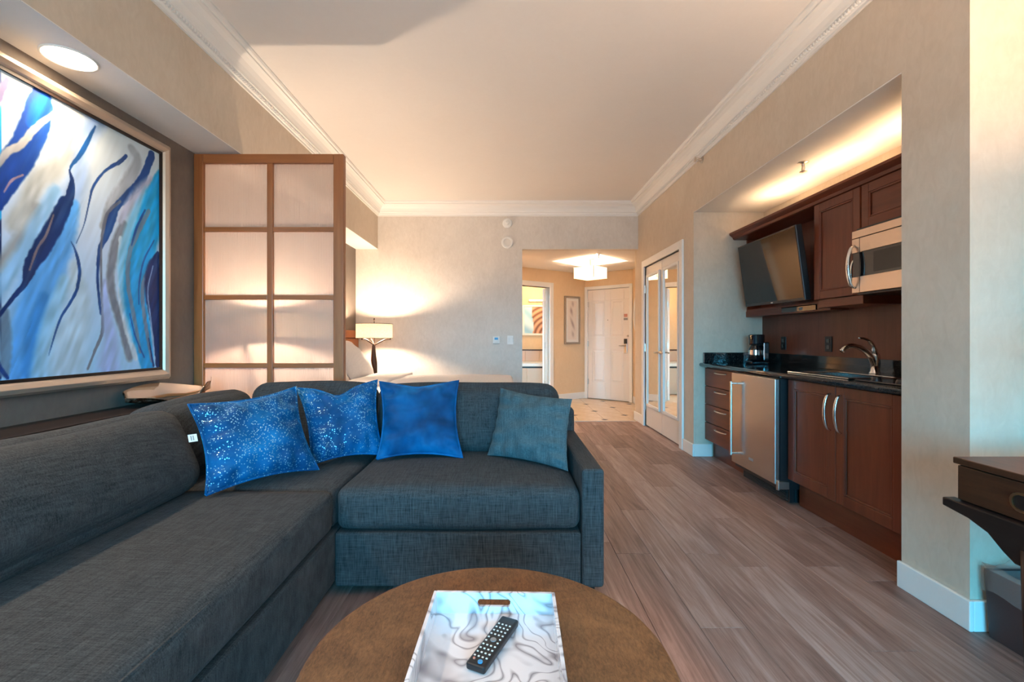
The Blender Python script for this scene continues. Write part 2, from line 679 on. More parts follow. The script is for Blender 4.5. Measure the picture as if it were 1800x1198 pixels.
def cushion_mesh(half, r, bulge=(0, 0, 0), n=14, rot=None, center=(0, 0, 0), wob=0.0, seed=0, shear=None):
    """soft box: rounded edges of radius r, faces bulging along each axis"""
    hx, hy, hz = half
    t = np.sin(np.linspace(-1, 1, n) * math.pi / 2)
    vs, fs, idx = [], [], {}
    rs = np.random.default_rng(seed)
    ph = rs.uniform(0, 6.28, (6,))

    def put(p):
        key = tuple(round(c, 5) for c in p)
        if key in idx:
            return idx[key]
        q = np.array([p[0] * hx, p[1] * hy, p[2] * hz])
        inner = np.array([max(hx - r, 0), max(hy - r, 0), max(hz - r, 0)])
        cl = np.clip(q, -inner, inner)
        d = q - cl
        L = np.linalg.norm(d)
        if L > 1e-9:
            q = cl + d / L * min(r, L if np.count_nonzero(np.abs(d) > 1e-9) < 2 else r)
        x, y, z = p
        sx, sy, sz = (1 - abs(x) ** 2.4), (1 - abs(y) ** 2.4), (1 - abs(z) ** 2.4)
        q[0] += bulge[0] * np.sign(x) * sy * sz * abs(x)
        q[1] += bulge[1] * np.sign(y) * sx * sz * abs(y)
        q[2] += bulge[2] * np.sign(z) * sx * sy * abs(z)
        if wob:
            q += wob * np.array([math.sin(q[1] * 9 + ph[0]) + math.sin(q[2] * 14 + ph[1]), math.sin(q[0] * 8 + ph[2]) + math.sin(q[2] * 13 + ph[3]),
                                 math.sin(q[0] * 10 + ph[4]) + math.sin(q[1] * 11 + ph[5])]) * 0.5
        v = Vector(q)
        if shear:
            v = shear(v)
        if rot is not None:
            v = rot @ v
        idx[key] = len(vs)
        vs.append(tuple(v + Vector(center)))
        return idx[key]
    for ax in range(3):
        for s in (-1, 1):
            for i in range(n - 1):
                for j in range(n - 1):
                    quad = []
                    for a, b in ((i, j), (i + 1, j), (i + 1, j + 1), (i, j + 1)):
                        p = [0, 0, 0]
                        p[ax] = s
                        p[(ax + 1) % 3] = t[a]
                        p[(ax + 2) % 3] = t[b]
                        quad.append(put(p))
                    fs.append(tuple(quad if s > 0 else quad[::-1]))
    mb = MB()
    mb.add(vs, fs)
    return mb


def pillow_mesh(bl, br, tr, tl, thick, n=22, pinch=0.05, seed=0, wrinkle=0.006, chop=0.0):
    """throw pillow through four corners, two puffed faces meeting in a seam"""
    bl, br, tr, tl = map(Vector, (bl, br, tr, tl))
    nrm = (br - bl).cross(tl - bl).normalized()
    rs = np.random.default_rng(seed)
    ph = rs.uniform(0, 6.28, 8)
    vs, fs = [], []

    def P(u, v):
        # edges bow inwards between the corners
        uu = u + (0.5 - u) * pinch * 4 * v * (1 - v) * abs(2 * u - 1)
        vv = v + (0.5 - v) * pinch * 4 * u * (1 - u) * abs(2 * v - 1)
        vv -= chop * math.exp(-((u - 0.48) / 0.17) ** 2) * vv ** 2
        return bl * (1 - uu) * (1 - vv) + br * uu * (1 - vv) + tr * uu * vv + tl * (1 - uu) * vv
    for s in (1, -1):
        off = len(vs)
        for j in range(n):
            for i in range(n):
                u, v = 0.5 - 0.5 * math.cos(math.pi * i / (n - 1)), 0.5 - 0.5 * math.cos(math.pi * j / (n - 1))
                h = (max(0, 1 - abs(2 * u - 1) ** 2.6) * max(0, 1 - abs(2 * v - 1) ** 2.6)) ** 0.62
                w = wrinkle * h * (math.sin(14 * u + 5 * v + ph[0]) * math.sin(9 * v + ph[1]) + 0.6 * math.sin(23 * v - 8 * u + ph[2]))
                edge = 1 - h
                w += wrinkle * 1.2 * edge * h * 3 * math.sin(34 * (u if abs(2 * v - 1) > abs(2 * u - 1) else v) + ph[3])
                vs.append(P(u, v) + nrm * s * (thick / 2 * h + w))
        for j in range(n - 1):
            for i in range(n - 1):
                q = (off + j * n + i, off + j * n + i + 1, off + (j + 1) * n + i + 1, off + (j + 1) * n + i)
                fs.append(q if s > 0 else q[::-1])
    mb = MB()
    mb.add(vs, fs)
    edge_pts = []
    m = 14
    for a in range(m):
        edge_pts.append(P(a / m, 0))
    for a in range(m):
        edge_pts.append(P(1, a / m))
    for a in range(m):
        edge_pts.append(P(1 - a / m, 1))
    for a in range(m):
        edge_pts.append(P(0, 1 - a / m))
    edge_pts.append(edge_pts[0])
    return mb, edge_pts, nrm



# ------------------------------------------------------------------ the room shell
XL, XR, XD, YB, YF = -2.04, 1.80, 2.02, 6.19, -3.00      # left wall, right wall, desk wall, back wall, window wall
ZC, ZS = 2.96, 2.34                                        # ceiling, soffit / niche / hall height
NY0, NY1, NX = 2.07, 4.36, 2.47                            # kitchenette niche
PY = 1.765                                                 # where the pillar beside the desk begins

# floor slab + planks
fl = MB().box(-2.3, 2.8, YF - 0.15, YB, -0.12, -0.004)
floor = struct('floor', fl, 'plank', 'grey brown wood plank floor of the living area', 'floor')
PW, PL = 0.182, 1.22
plank_cache = {}


def plank_mesh(w, L):
    key = (round(w, 3), round(L, 3))
    if key not in plank_cache:
        e, d = 0.0012, 0.0016
        g = 0.0006
        vs = [(g, g, -0.006), (w - g, g, -0.006), (w - g, L - g, -0.006), (g, L - g, -0.006),
              (g, g, -d), (w - g, g, -d), (w - g, L - g, -d), (g, L - g, -d),
              (g + e, g + e, 0), (w - g - e, g + e, 0), (w - g - e, L - g - e, 0), (g + e, L - g - e, 0)]
        fs = [(0, 1, 5, 4), (1, 2, 6, 5), (2, 3, 7, 6), (3, 0, 4, 7), (4, 5, 9, 8), (5, 6, 10, 9), (6, 7, 11, 10), (7, 4, 8, 11), (8, 9, 10, 11)]
        me = bpy.data.meshes.new('plank')
        me.from_pydata(vs, [], fs)
        me.materials.append(MATS['plank'])
        plank_cache[key] = me
    return plank_cache[key]


x = -1.06
ci = 0
while x < 2.02:
    w = min(PW, 2.04 - x)
    y = 0.35 - PL * ((ci * 0.37 + 0.13 * (ci % 3)) % 1.0)
    while y < YB - 0.02:
        y0, y1 = max(y, 0.35), min(y + PL, YB)
        if y1 - y0 > 0.05:
            o = link('plank', plank_mesh(w, y1 - y0), floor, local=True)
            o.location = (x, y0, 0)
        y += PL
    x += PW
    ci += 1

# entry hall tiles with small dark insets
hall = struct('floor', MB().box(-0.6, 2.8, YB, 10.2, -0.12, -0.006), 'grout', 'cream tiled floor of the entry hall', 'floor')
struct('trim_1', MB().box(0.2, 2.3, YB - 0.012, YB + 0.012, -0.002, 0.006), 'nickel', 'thin metal threshold strip between planks and tile', 'threshold', bevel=0.002)
TS, ck = 0.37, 0.055


def tile_mesh(kind):
    g = 0.002
    a, b = g, TS - g
    c = ck
    if kind == 0:
        poly = [(a + c, a), (b, a), (b, b - c), (b - c, b), (a, b), (a, a + c)]
    else:
        poly = [(a, a), (b - c, a), (b, a + c), (b, b), (a + c, b), (a, b - c)]
    me = bpy.data.meshes.new('tile')
    n = len(poly)
    vs = [(px, py, -0.006) for px, py in poly] + [(px, py, 0) for px, py in poly]
    fs = [tuple(range(n, 2 * n))] + [(i, (i + 1) % n, n + (i + 1) % n, n + i) for i in range(n)]
    me.from_pydata(vs, [], fs)
    me.materials.append(MATS['cream_tile'])
    return me


tiles = [tile_mesh(0), tile_mesh(1)]
c2 = ck - 0.003
dia = MB().prism([(c2, 0), (0, c2), (-c2, 0), (0, -c2)], -0.006, 0.0005)
dme = bpy.data.meshes.new('inset_tile')
dme.from_pydata(dia.v, [], dia.f)
dme.materials.append(MATS['inset_tile'])
TX0, TY0 = 0.635, 6.32
for i in range(-2, 5):
    for j in range(0, 8):
        tx, ty = TX0 + i * TS, TY0 - 0.365 * 0 + j * TS
        if ty + TS > 9.1 or (tx < -0.3):
            continue
        o = link('tile', tiles[(i + j) % 2], hall, local=True)
        o.location = (tx, ty, 0)
        if (i + j) % 2 == 0:
            d = link('inset_tile', dme, hall, local=True)
            d.location = (tx, ty, 0)
struct('trim_2', MB().box(0.0, 2.3, YB + 0.012, TY0, -0.006, 0.0), 'cream_tile', 'cream border tile along the hall threshold', 'tile')

# walls
struct('wall_left', MB().box(XL - 0.15, XL, YF, YB, 0, ZC), 'taupe_paper', 'dark taupe papered wall behind the sofa and bed', 'wall')
wb = MB().box(XL - 0.15, 0.224, YB, YB + 0.14, 0, ZC).box(0.224, XR, YB, YB + 0.14, ZS, ZC)
struct('wall_back', wb, 'damask_paper', 'pale mottled wallpaper wall behind the bed', 'wall')
CY0, CY1, CZ = 4.68, 5.88, 2.045                          # closet opening
wr = MB()
wr.box(XR, 2.65, CY1, YB + 0.14, 0, ZC)
wr.box(XR, 2.65, CY0, CY1, CZ, ZC)
wr.box(XR, 2.65, NY1, CY0, 0, ZC)
wr.box(XR + 0.08, 2.65, CY0, CY1, 0, CZ)
wr.box(XR, NX, NY0, NY1, ZS, ZC)
wr.box(NX, 2.65, PY, NY1, 0, ZC)
wr.box(XR, NX, PY, NY0, 0, ZC)
wr.box(XD, 2.17, YF, PY, 0, ZC)
struct('wall_right', wr, 'beige_paper', 'beige textured wall with the kitchenette niche', 'wall')
wf = MB()
wf.box(XL - 0.15, -1.65, YF - 0.15, YF, 0, ZC).box(1.65, 2.17, YF - 0.15, YF, 0, ZC)
wf.box(-1.65, 1.65, YF - 0.15, YF, 0, 0.35).box(-1.65, 1.65, YF - 0.15, YF, 2.20, ZC)
struct('wall_front', wf, 'beige_paper', 'beige window wall behind the viewer', 'wall')
wn = MB()
for a in (-1.65, -0.57, 0.53, 1.61):
    wn.box(a, a + 0.04, YF - 0.1, YF - 0.05, 0.35, 2.20)
wn.box(-1.65, 1.65, YF - 0.1, YF - 0.05, 0.35, 0.40).box(-1.65, 1.65, YF - 0.1, YF - 0.05, 2.15, 2.20)
win = struct('window_1', wn, 'trim_white', 'large three-light window behind the viewer', 'window')
for a in (-1.61, -0.53, 0.57):
    MB().box(a, a + 1.04, YF - 0.078, YF - 0.072, 0.40, 2.15).build('pane', 'window_glass', win)

cl = MB().box(XL - 0.15, 2.65, YF - 0.15, YB + 0.14, ZC, ZC + 0.12)
ceiling = struct('ceiling', cl, 'ceiling_paint', 'smooth cream painted ceiling', 'ceiling')
sf = MB().box(XL, -1.74, YF, YB, ZS + 0.004, ZC)
sf.add([(XL, YF, ZS), (-1.74, YF, ZS), (-1.74, YB, ZS), (XL, YB, ZS), (XL, YF, ZS + 0.004), (-1.74, YF, ZS + 0.004), (-1.74, YB, ZS + 0.004), (XL, YB, ZS + 0.004)],
       [(0, 1, 2, 3), (0, 1, 5, 4), (1, 2, 6, 5), (2, 3, 7, 6), (3, 0, 4, 7)], 1)
sof = sf.build('soffit', ['beige_paper', 'ceiling_paint'], ceiling)
nc = MB().box(XR + 0.001, NX, NY0, NY1, ZS - 0.006, ZS - 0.0005)
nc.build('niche_ceiling', 'ceiling_paint', ceiling)

# crown moulding with mitred corners
PROF = [(0, -0.175), (0.012, -0.175), (0.012, -0.158), (0.020, -0.153), (0.024, -0.135), (0.040, -0.128), (0.044, -0.110),
        (0.055, -0.085), (0.075, -0.060), (0.100, -0.045), (0.118, -0.040), (0.118, -0.028), (0.134, -0.024), (0.140, -0.012), (0.140, 0.0), (0, 0)]


def crown(name, a, b, nrm, ma, mb_, label):
    """moulding from a to b along the wall; ma / mb_: +1 inside mitre, -1 outside mitre, 0 square"""
    a, b = Vector(a), Vector(b)
    t = (b - a).normalized()
    n = Vector(nrm)
    m = MB()
    k = len(PROF)
    vs = [a + n * d + t * (d * ma) + Vector((0, 0, ZC + z)) for d, z in PROF] + [b + n * d - t * (d * mb_) + Vector((0, 0, ZC + z)) for d, z in PROF]
    fs = [(i, (i + 1) % k, k + (i + 1) % k, k + i) for i in range(k)] + [tuple(range(k)), tuple(range(k, 2 * k))[::-1]]
    m.add(vs, fs)
    o = struct(name, m, 'trim_white', label, 'moulding')
    return o


def beads(parent, x, y0, y1, side):
    m = MB()
    y = y0
    while y < y1:
        xa, xb = sorted((x + side * 0.018, x + side * 0.036))
        m.box(xa, xb, y, y + 0.012, ZC - 0.150, ZC - 0.134)
        y += 0.022
    o = m.build('bead_row', 'trim_white', parent)
    o['kind'] = 'stuff'


c1 = crown('trim_3', (-1.74, YF, 0), (-1.74, YB, 0), (1, 0, 0), 0, 1, 'white crown moulding along the soffit over the sofa')
beads(c1, -1.74, 0.6, YB - 0.05, 1)
crown('trim_4', (-1.74, YB, 0), (XR, YB, 0), (0, -1, 0), 1, 1, 'white crown moulding above the bed wall')
c3 = crown('trim_5', (XR, YB, 0), (XR, PY, 0), (-1, 0, 0), 1, -1, 'white crown moulding above the kitchenette wall')
beads(c3, XR, PY + 0.05, YB - 0.05, -1)
crown('trim_6', (XR, PY, 0), (XD, PY, 0), (0, -1, 0), -1, 1, 'short white crown moulding over the desk corner')

# baseboards
BBH, BBT = 0.118, 0.016


def bboard(name, segs, label):
    m = MB()
    for (x0, x1, y0, y1) in segs:
        m.box(x0, x1, y0, y1, 0, BBH)
    struct(name, m, 'trim_white', label, 'baseboard', bevel=0.004)


bboard('baseboard_right', [(XR - BBT, XR, PY - BBT, NY0 + 0.008)], 'white baseboard on the pillar beside the desk')
bboard('baseboard_desk', [(XR, XD - BBT, PY - BBT, PY), (XD - BBT, XD, YF, PY - BBT)], 'white baseboard around the desk corner')
bboard('baseboard_closet', [(XR - BBT, XR, NY1 - BBT, CY0 - 0.09), (XR, 1.97, NY1 - BBT, NY1)], 'white baseboard between closet and kitchenette')
bboard('baseboard_hall', [(XR - BBT, XR, CY1 + 0.09, YB + 0.14 + BBT), (XR, 2.2, YB + 0.14, YB + 0.14 + BBT)], 'white baseboard beside the hall opening')
bboard('baseboard_back', [(-0.3, 0.224, YB - BBT, YB), (0.224, 0.24, YB - BBT, YB + 0.14)], 'white baseboard of the bed wall')

# ------------------------------------------------------------------ entry hall
A0, A1, B1 = Vector((0.27, 7.73, 0)), Vector((1.49, 8.60, 0)), Vector((2.23, 7.98, 0))
ta = (A1 - A0).normalized()
na = Vector((-ta.y, ta.x, 0))            # away from the hall
tb = (B1 - A1).normalized()
nb = Vector((-tb.y, tb.x, 0))


def frame_mat(origin, t, n):
    """local x along the wall, y into it, z up"""
    return Matrix(((t.x, n.x, 0, origin.x), (t.y, n.y, 0, origin.y), (0, 0, 1, 0), (0, 0, 0, 1)))


def place(o, M):
    o.matrix_world = M
    return o


MA, MBm = frame_mat(A0, ta, na), frame_mat(A1, tb, nb)
BS0, BS1, DH = -0.14, 0.62, 2.03          # bathroom door opening along wall A
LA = (A1 - A0).length
LB = (B1 - A1).length
m = MB().box(-0.9, BS0, 0, 0.12, 0, ZS + 0.2).box(BS1, LA + 0.1, 0, 0.12, 0, ZS + 0.2).box(BS0, BS1, 0, 0.12, DH, ZS + 0.2)
place(struct('wall_hall', m, 'hall_paper', 'warm beige hall wall with the bathroom doorway', 'wall'), MA)
m = MB().box(0, 0.07, 0, 0.12, 0, ZS + 0.2).box(0.90, LB + 0.12, 0, 0.12, 0, ZS + 0.2).box(0.07, 0.90, 0, 0.12, DH, ZS + 0.2).box(0.07, 0.9, 0.10, 0.14, 0, DH)
place(struct('wall_entry', m, 'hall_paper', 'warm beige hall wall around the entry door', 'wall'), MBm)
struct('wall_hall_side', MB().box(2.23, 2.35, YB + 0.14, 8.1, 0, ZS + 0.2), 'hall_paper', 'warm beige side wall of the entry hall', 'wall')
struct('wall_hall_end', MB().box(-0.62, -0.46, YB + 0.14, 7.4, 0, ZS + 0.2), 'hall_paper', 'hidden end wall of the entry hall', 'wall')

# hall ceiling with a raised diamond
HC = Vector((1.33, 7.15, 0))
hd = 0.60
rim = [(HC.x, HC.y - hd), (HC.x + hd, HC.y), (HC.x, HC.y + hd), (HC.x - hd, HC.y)]
outer = [(0.9, YB + 0.14), (2.4, YB + 0.14), (2.4, 8.9), (-0.7, 8.9), (-0.7, YB + 0.14)]
m = MB()
ov = [(-0.7, YB + 0.14), (2.4, YB + 0.14), (2.4, 8.9), (-0.7, 8.9)]
vs = [(p[0], p[1], ZS) for p in ov] + [(p[0], p[1], ZS) for p in rim]
# faces between the outer rectangle and the diamond: rim 0 = near, 1 = right, 2 = far, 3 = left
m.add(vs, [(0, 1, 4), (1, 5, 4), (1, 2, 5), (2, 6, 5), (2, 3, 6), (3, 7, 6), (3, 0, 7), (0, 4, 7)])
up = [(p[0], p[1], ZS) for p in rim] + [(p[0], p[1], ZS + 0.04) for p in rim]
m.add(up, [(0, 1, 5, 4), (1, 2, 6, 5), (2, 3, 7, 6), (3, 0, 4, 7), (4, 5, 6, 7)])
m.box(-0.7, 2.4, YB + 0.14, 8.9, ZS + 0.12, ZS + 0.2)
struct('ceiling', m, 'ceiling_paint', 'low hall ceiling with a raised diamond recess', 'ceiling')
bh = MB().box(BS1 + 0.10, LA, -BBT, 0, 0, BBH)
place(struct('baseboard_art', bh, 'trim_white', 'white baseboard under the small hall picture', 'baseboard', bevel=0.004), MA)
bboard('baseboard_entry', [(2.23 - BBT, 2.23, YB + 0.14, 7.93)], 'white baseboard on the entry side wall')

# casings
def casing(name, M, x0, x1, h, label, w=0.085, d=0.022, jamb=0.12):
    m = MB()
    m.box(x0 - w, x0, -d, 0, 0, h + w).box(x1, x1 + w, -d, 0, 0, h + w).box(x0, x1, -d, 0, h, h + w)
    m.box(x0 - 0.012, x0, -0.012, jamb, 0, h + 0.012).box(x1, x1 + 0.012, -0.012, jamb, 0, h + 0.012).box(x0, x1, -0.012, jamb, h, h + 0.012)
    o = struct(name, m, 'trim_white', label, 'door frame', bevel=0.005)
    place(o, M)
    return o


casing('trim_7', MA, BS0, BS1, DH, 'white casing around the bathroom doorway')
casing('trim_8', MBm, 0.07, 0.90, DH, 'white casing around the entry door', w=0.06)
MC = Matrix(((0, 1, 0, XR), (-1, 0, 0, CY1), (0, 0, 1, 0), (0, 0, 0, 1)))       # closet: local x runs towards the viewer, y into the wall
casing('trim_9', MC, 0, CY1 - CY0, CZ, 'white casing around the mirrored closet doors', jamb=0.08)


def hinge(parent, x, z, M=None):
    h = MB().lathe([(0.009, -0.05), (0.009, 0.05)], (x, -0.012, z), 10).box(x - 0.018, x + 0.018, -0.006, -0.001, z - 0.05, z + 0.05)
    return h.build('hinge', 'nickel', parent, local=True)


def lever(parent, x, z, d, mat='nickel'):
    """lever handle pointing along d (+1/-1) from a round rose, on the hall side (negative y)"""
    h = MB().lathe([(0.026, 0), (0.026, -0.010), (0.012, -0.014), (0.010, -0.045)], (x, -0.002, z), 16, 'y')
    h.tube(smooth_path([(x, -0.043, z), (x + d * 0.03, -0.050, z + 0.002), (x + d * 0.075, -0.048, z - 0.004), (x + d * 0.115, -0.044, z - 0.003)], 4),
           [0.010] * 9 + [0.008] * 3 + [0.006])
    return h.build('handle', mat, parent, smooth=True, local=True)


def panel_leaf(x0, x1, z0, z1, panels, t=0.04):
    """door leaf with moulded raised panels; front face at y = 0"""
    m = MB().box(x0, x1, 0.004, t, z0, z1)
    xs = sorted({x0, x1} | {p[0] for p in panels} | {p[1] for p in panels})
    zs = sorted({z0, z1} | {p[2] for p in panels} | {p[3] for p in panels})
    for a, b in zip(xs[:-1], xs[1:]):
        for c, d in zip(zs[:-1], zs[1:]):
            if any(p[0] <= a and b <= p[1] and p[2] <= c and d <= p[3] for p in panels):
                continue
            m.box(a, b, -0.004, 0.004, c, d)
    return m


# entry door
P = [(0.17, 0.43, 1.15, 1.82), (0.54, 0.80, 1.15, 1.82), (0.17, 0.43, 0.32, 0.92), (0.54, 0.80, 0.32, 0.92)]
d1 = panel_leaf(0.073, 0.897, 0.012, DH - 0.006, P).build('door_1', 'door_white', bevel=0.003)
tag(d1, 'cream four-panel entry door at the end of the hall', 'door', kind='structure')
place(d1, MBm)
for p in P:
    MB().add([(p[0] + 0.02, 0.004, p[2] + 0.02), (p[1] - 0.02, 0.004, p[2] + 0.02), (p[1] - 0.02, 0.004, p[3] - 0.02), (p[0] + 0.02, 0.004, p[3] - 0.02),
              (p[0] + 0.05, -0.005, p[2] + 0.05), (p[1] - 0.05, -0.005, p[2] + 0.05), (p[1] - 0.05, -0.005, p[3] - 0.05), (p[0] + 0.05, -0.005, p[3] - 0.05)],
             [(0, 1, 5, 4), (1, 2, 6, 5), (2, 3, 7, 6), (3, 0, 4, 7), (4, 5, 6, 7)]).build('panel', 'door_white', d1, local=True)
for z in (0.32, 1.03, 1.76):
    hinge(d1, 0.078, z)
lever(d1, 0.835, 1.0, -1)
MB().box(0.805, 0.865, -0.022, -0.004, 0.86, 1.12).build('lock_plate', 'nickel', d1, bevel=0.006, local=True)
MB().box(0.806, 0.864, -0.028, -0.005, 1.03, 1.12).build('card_reader', 'black_plastic', d1, bevel=0.006, local=True)
MB().lathe([(0.022, 0), (0.022, -0.012), (0.012, -0.016), (0.012, -0.05)], (0.878, -0.004, 1.17), 14, 'y').build('swing_latch', 'nickel', d1, local=True)
MB().lathe([(0.008, 0), (0.006, -0.006)], (0.485, -0.004, 1.46), 12, 'y').build('peephole', 'dark_bronze', d1, local=True)
MB().box(0.80, 0.865, -0.0055, -0.004, 1.505, 1.56).build('notice', 'notice_red', d1, local=True)
MB().box(0.795, 0.87, -0.0065, -0.004, 1.45, 1.49).build('notice', 'grey_print', d1, local=True)

# mirrored closet doors
for k, (a, b, nm, side, lab) in enumerate(((0.003, 0.597, 'door_2', 1, 'cream closet door leaf with narrow mirror nearest the hall'),
                                         (0.603, 1.197, 'door_3', -1, 'cream closet door leaf with narrow mirror nearest the kitchenette'))):
    leaf = MB().box(a, b, 0.012, 0.05, 0.015, CZ - 0.005).build(nm, 'door_white', bevel=0.002)
    tag(leaf, lab, 'door', kind='structure')
    place(leaf, MC)
    mx0, mx1 = a + 0.085, b - 0.085
    MB().box(mx0, mx1, 0.006, 0.0115, 0.30, 1.90).build('mirror', 'mirror', leaf, local=True)
    f = MB()
    w = 0.034
    f.box(mx0 - w, mx0, -0.008, 0.0115, 0.30 - w, 1.90 + w).box(mx1, mx1 + w, -0.008, 0.0115, 0.30 - w, 1.90 + w)
    f.box(mx0, mx1, -0.008, 0.0115, 0.30 - w, 0.30).box(mx0, mx1, -0.008, 0.0115, 1.90, 1.90 + w)
    f.build('mirror_frame', 'trim_white', leaf, bevel=0.006, local=True)
    hx = a if side > 0 else b
    for z in (0.26, 1.01, 1.76):
        hinge(leaf, hx, z).location.y = 0.012
    h = lever(leaf, b - 0.035 if side > 0 else a + 0.035, 0.965, -side, 'nickel')
    h.location.y = 0.012

# small framed picture on the angled hall wall
pic = thing('picture_frame', (0, 0, 0), 'small silver-framed abstract print beside the entry door', 'picture')
pic.matrix_world = MA
px0, px1, pz0, pz1 = 0.97, 1.36, 1.02, 1.90


def picture_parts(root, x0, x1, z0, z1, w, matw, fmat, art):
    f = MB()
    f.box(x0, x0 + w, -0.030, 0, z0, z1).box(x1 - w, x1, -0.030, 0, z0, z1).box(x0 + w, x1 - w, -0.030, 0, z0, z0 + w).box(x0 + w, x1 - w, -0.030, 0, z1 - w, z1)
    f.build('frame', fmat, root, bevel=0.006, local=True)
    MB().box(x0 + w, x1 - w, -0.014, -0.002, z0 + w, z1 - w).build('mat_board', 'mat_board', root, local=True)
    q = w + matw
    n, k = 26, 40
    vs, cols = [], []
    for j in range(k + 1):
        for i in range(n + 1):
            u, v = i / n, j / k
            vs.append((x0 + q + u * (x1 - x0 - 2 * q), -0.016, z0 + q + v * (z1 - z0 - 2 * q)))
            cols.append(art(u, v))
    fs = [(j * (n + 1) + i, j * (n + 1) + i + 1, (j + 1) * (n + 1) + i + 1, (j + 1) * (n + 1) + i) for j in range(k) for i in range(n)]
    me = bpy.data.meshes.new('print')
    me.from_pydata(vs, [], fs)
    at = me.color_attributes.new('paint', 'FLOAT_COLOR', 'POINT')
    at.data.foreach_set('color', np.array([(*c, 1.0) for c in cols], dtype=np.float32).ravel())
    me.materials.append(MATS['painted_canvas'])
    link('print', me, root, local=True)


def lin(c):
    return tuple(((v / 255) / 12.92 if v / 255 < 0.04045 else ((v / 255 + 0.055) / 1.055) ** 2.4) for v in c)


def art_small(u, v):
    a = abs(u - 0.5 - 0.12 * math.sin(v * 7))
    f = max(0.0, 1 - a / 0.26) * (0.55 + 0.45 * math.sin(v * 23 + u * 9)) * min(1, 4 * v * (1.05 - v) * 1.6)
    c0, c1 = lin((226, 214, 202)), lin((150, 126, 122))
    return tuple(p + (q - p) * max(0, min(1, f)) for p, q in zip(c0, c1))


picture_parts(pic, px0, px1, pz0, pz1, 0.035, 0.05, 'silver_frame', art_small)

# oval mirror on the hall side wall
om = thing('oval_mirror', (2.23, 7.66, 1.54), 'white-framed oval mirror on the hall side wall', 'mirror')
MB().lathe([(0.22, 0), (0.22, -0.018), (0.20, -0.03), (0.185, -0.03), (0.18, -0.012)], (2.229, 7.66, 1.54), 40, 'x', sx=1.0, sy=1.55).build('frame', 'plastic_white', om, smooth=True)
MB().lathe([(0.188, -0.010), (0.188, -0.0125)], (2.229, 7.66, 1.54), 40, 'x', sx=1.0, sy=1.55).build('glass', 'mirror', om)

# hall ceiling light: square fabric drum turned corner-on
hl = thing('ceiling_light', (HC.x, HC.y, 2.05), 'square fabric ceiling light glowing in the entry hall', 'ceiling light')
hs = 0.262


def sq(r, z):
    return [(HC.x, HC.y - r, z), (HC.x + r, HC.y, z), (HC.x, HC.y + r, z), (HC.x - r, HC.y, z)]


m = MB()
for r0, r1 in ((hs, hs - 0.004),):
    vs = sq(r0, 2.065) + sq(r0, 2.235) + sq(r1, 2.065) + sq(r1, 2.235)
    fs = []
    for i in range(4):
        j = (i + 1) % 4
        fs += [(i, j, 4 + j, 4 + i), (8 + i, 8 + j, 12 + j, 12 + i), (4 + i, 4 + j, 12 + j, 12 + i), (i, j, 8 + j, 8 + i)]
    m.add(vs, fs)
m.build('shade', 'hall_shade', hl)
MB().add(sq(hs - 0.006, 2.068) + sq(hs - 0.006, 2.072), [(0, 1, 2, 3), (4, 5, 6, 7), (0, 1, 5, 4), (1, 2, 6, 5), (2, 3, 7, 6), (3, 0, 4, 7)]).build('diffuser', 'hall_shade', hl)
for p in sq(hs, 0):
    MB().box(p[0] - 0.004, p[0] + 0.004, p[1] - 0.004, p[1] + 0.004, 2.06, 2.24).build('corner_post', 'nickel', hl)
MB().lathe([(0.06, ZS + 0.04), (0.06, ZS + 0.02), (0.012, ZS + 0.015), (0.012, 2.23)], (HC.x, HC.y, 0), 20).build('stem', 'nickel', hl, smooth=False)
m = MB()
m.tube([(HC.x - hs, HC.y, 2.235), (HC.x + hs, HC.y, 2.235)], 0.004, 6).tube([(HC.x, HC.y - hs, 2.235), (HC.x, HC.y + hs, 2.235)], 0.004, 6)
m.build('spider', 'nickel', hl)
lamp_light('hall_bulb', 'POINT', (HC.x, HC.y, 2.15), 62, WARM, hl, shadow_soft_size=0.05)

# bathroom glimpsed through the doorway
struct('wall_bath', MB().box(-0.9, 2.3, 9.903, 10.0, 0, 2.6), 'hall_paper', 'warm yellow bathroom wall seen through the doorway', 'wall')
struct('wall_bath_end', MB().box(-0.9, -0.803, 7.5, 9.9, 0, 2.6), 'hall_paper', 'bathroom wall at the foot of the tub', 'wall')
struct('wall_bath_side', MB().box(1.652, 1.75, 8.75, 9.9, 0, 2.6), 'hall_paper', 'bathroom wall at the head of the tub', 'wall')
struct('ceiling', MB().box(-0.9, 2.3, 7.2, 10.0, 2.5, 2.6), 'ceiling_paint', 'bathroom ceiling behind the hall wall', 'ceiling')
bt = thing('bathtub', (0.4, 9.55, 0), 'deck-mounted bathtub with pale tiled front in the bathroom', 'bathtub')
tubd = MB()
tubd.box(-0.8, 1.65, 9.15, 9.27, 0.56, 0.625).box(-0.8, 1.65, 9.80, 9.9, 0.56, 0.625).box(-0.8, -0.6, 9.27, 9.80, 0.56, 0.625).box(1.45, 1.65, 9.27, 9.80, 0.56, 0.625)
tubd.build('deck', 'porcelain', bt, bevel=0.008)
MB().box(-0.8, 1.65, 9.20, 9.24, 0.525, 0.56).build('shadow_strip', 'black_plastic', bt)  # black strip stands in for the shadow under the deck edge
MB().box(-0.6, 1.45, 9.28, 9.79, 0.12, 0.16).box(-0.62, -0.6, 9.27, 9.8, 0.12, 0.6).box(1.45, 1.47, 9.27, 9.8, 0.12, 0.6).build('basin', 'porcelain', bt)
for i in range(8):
    a = -0.8 + i * 0.306
    MB().box(a + 0.002, a + 0.304, 9.17, 9.2, 0, 0.524).build('front_tile', 'tub_tile', bt, bevel=0.003)
for i in range(8):
    a = -0.8 + i * 0.306
    MB().box(a + 0.002, a + 0.304, 9.885, 9.9, 0.63, 0.86).build('wall_tile', 'tub_tile', bt, bevel=0.003)
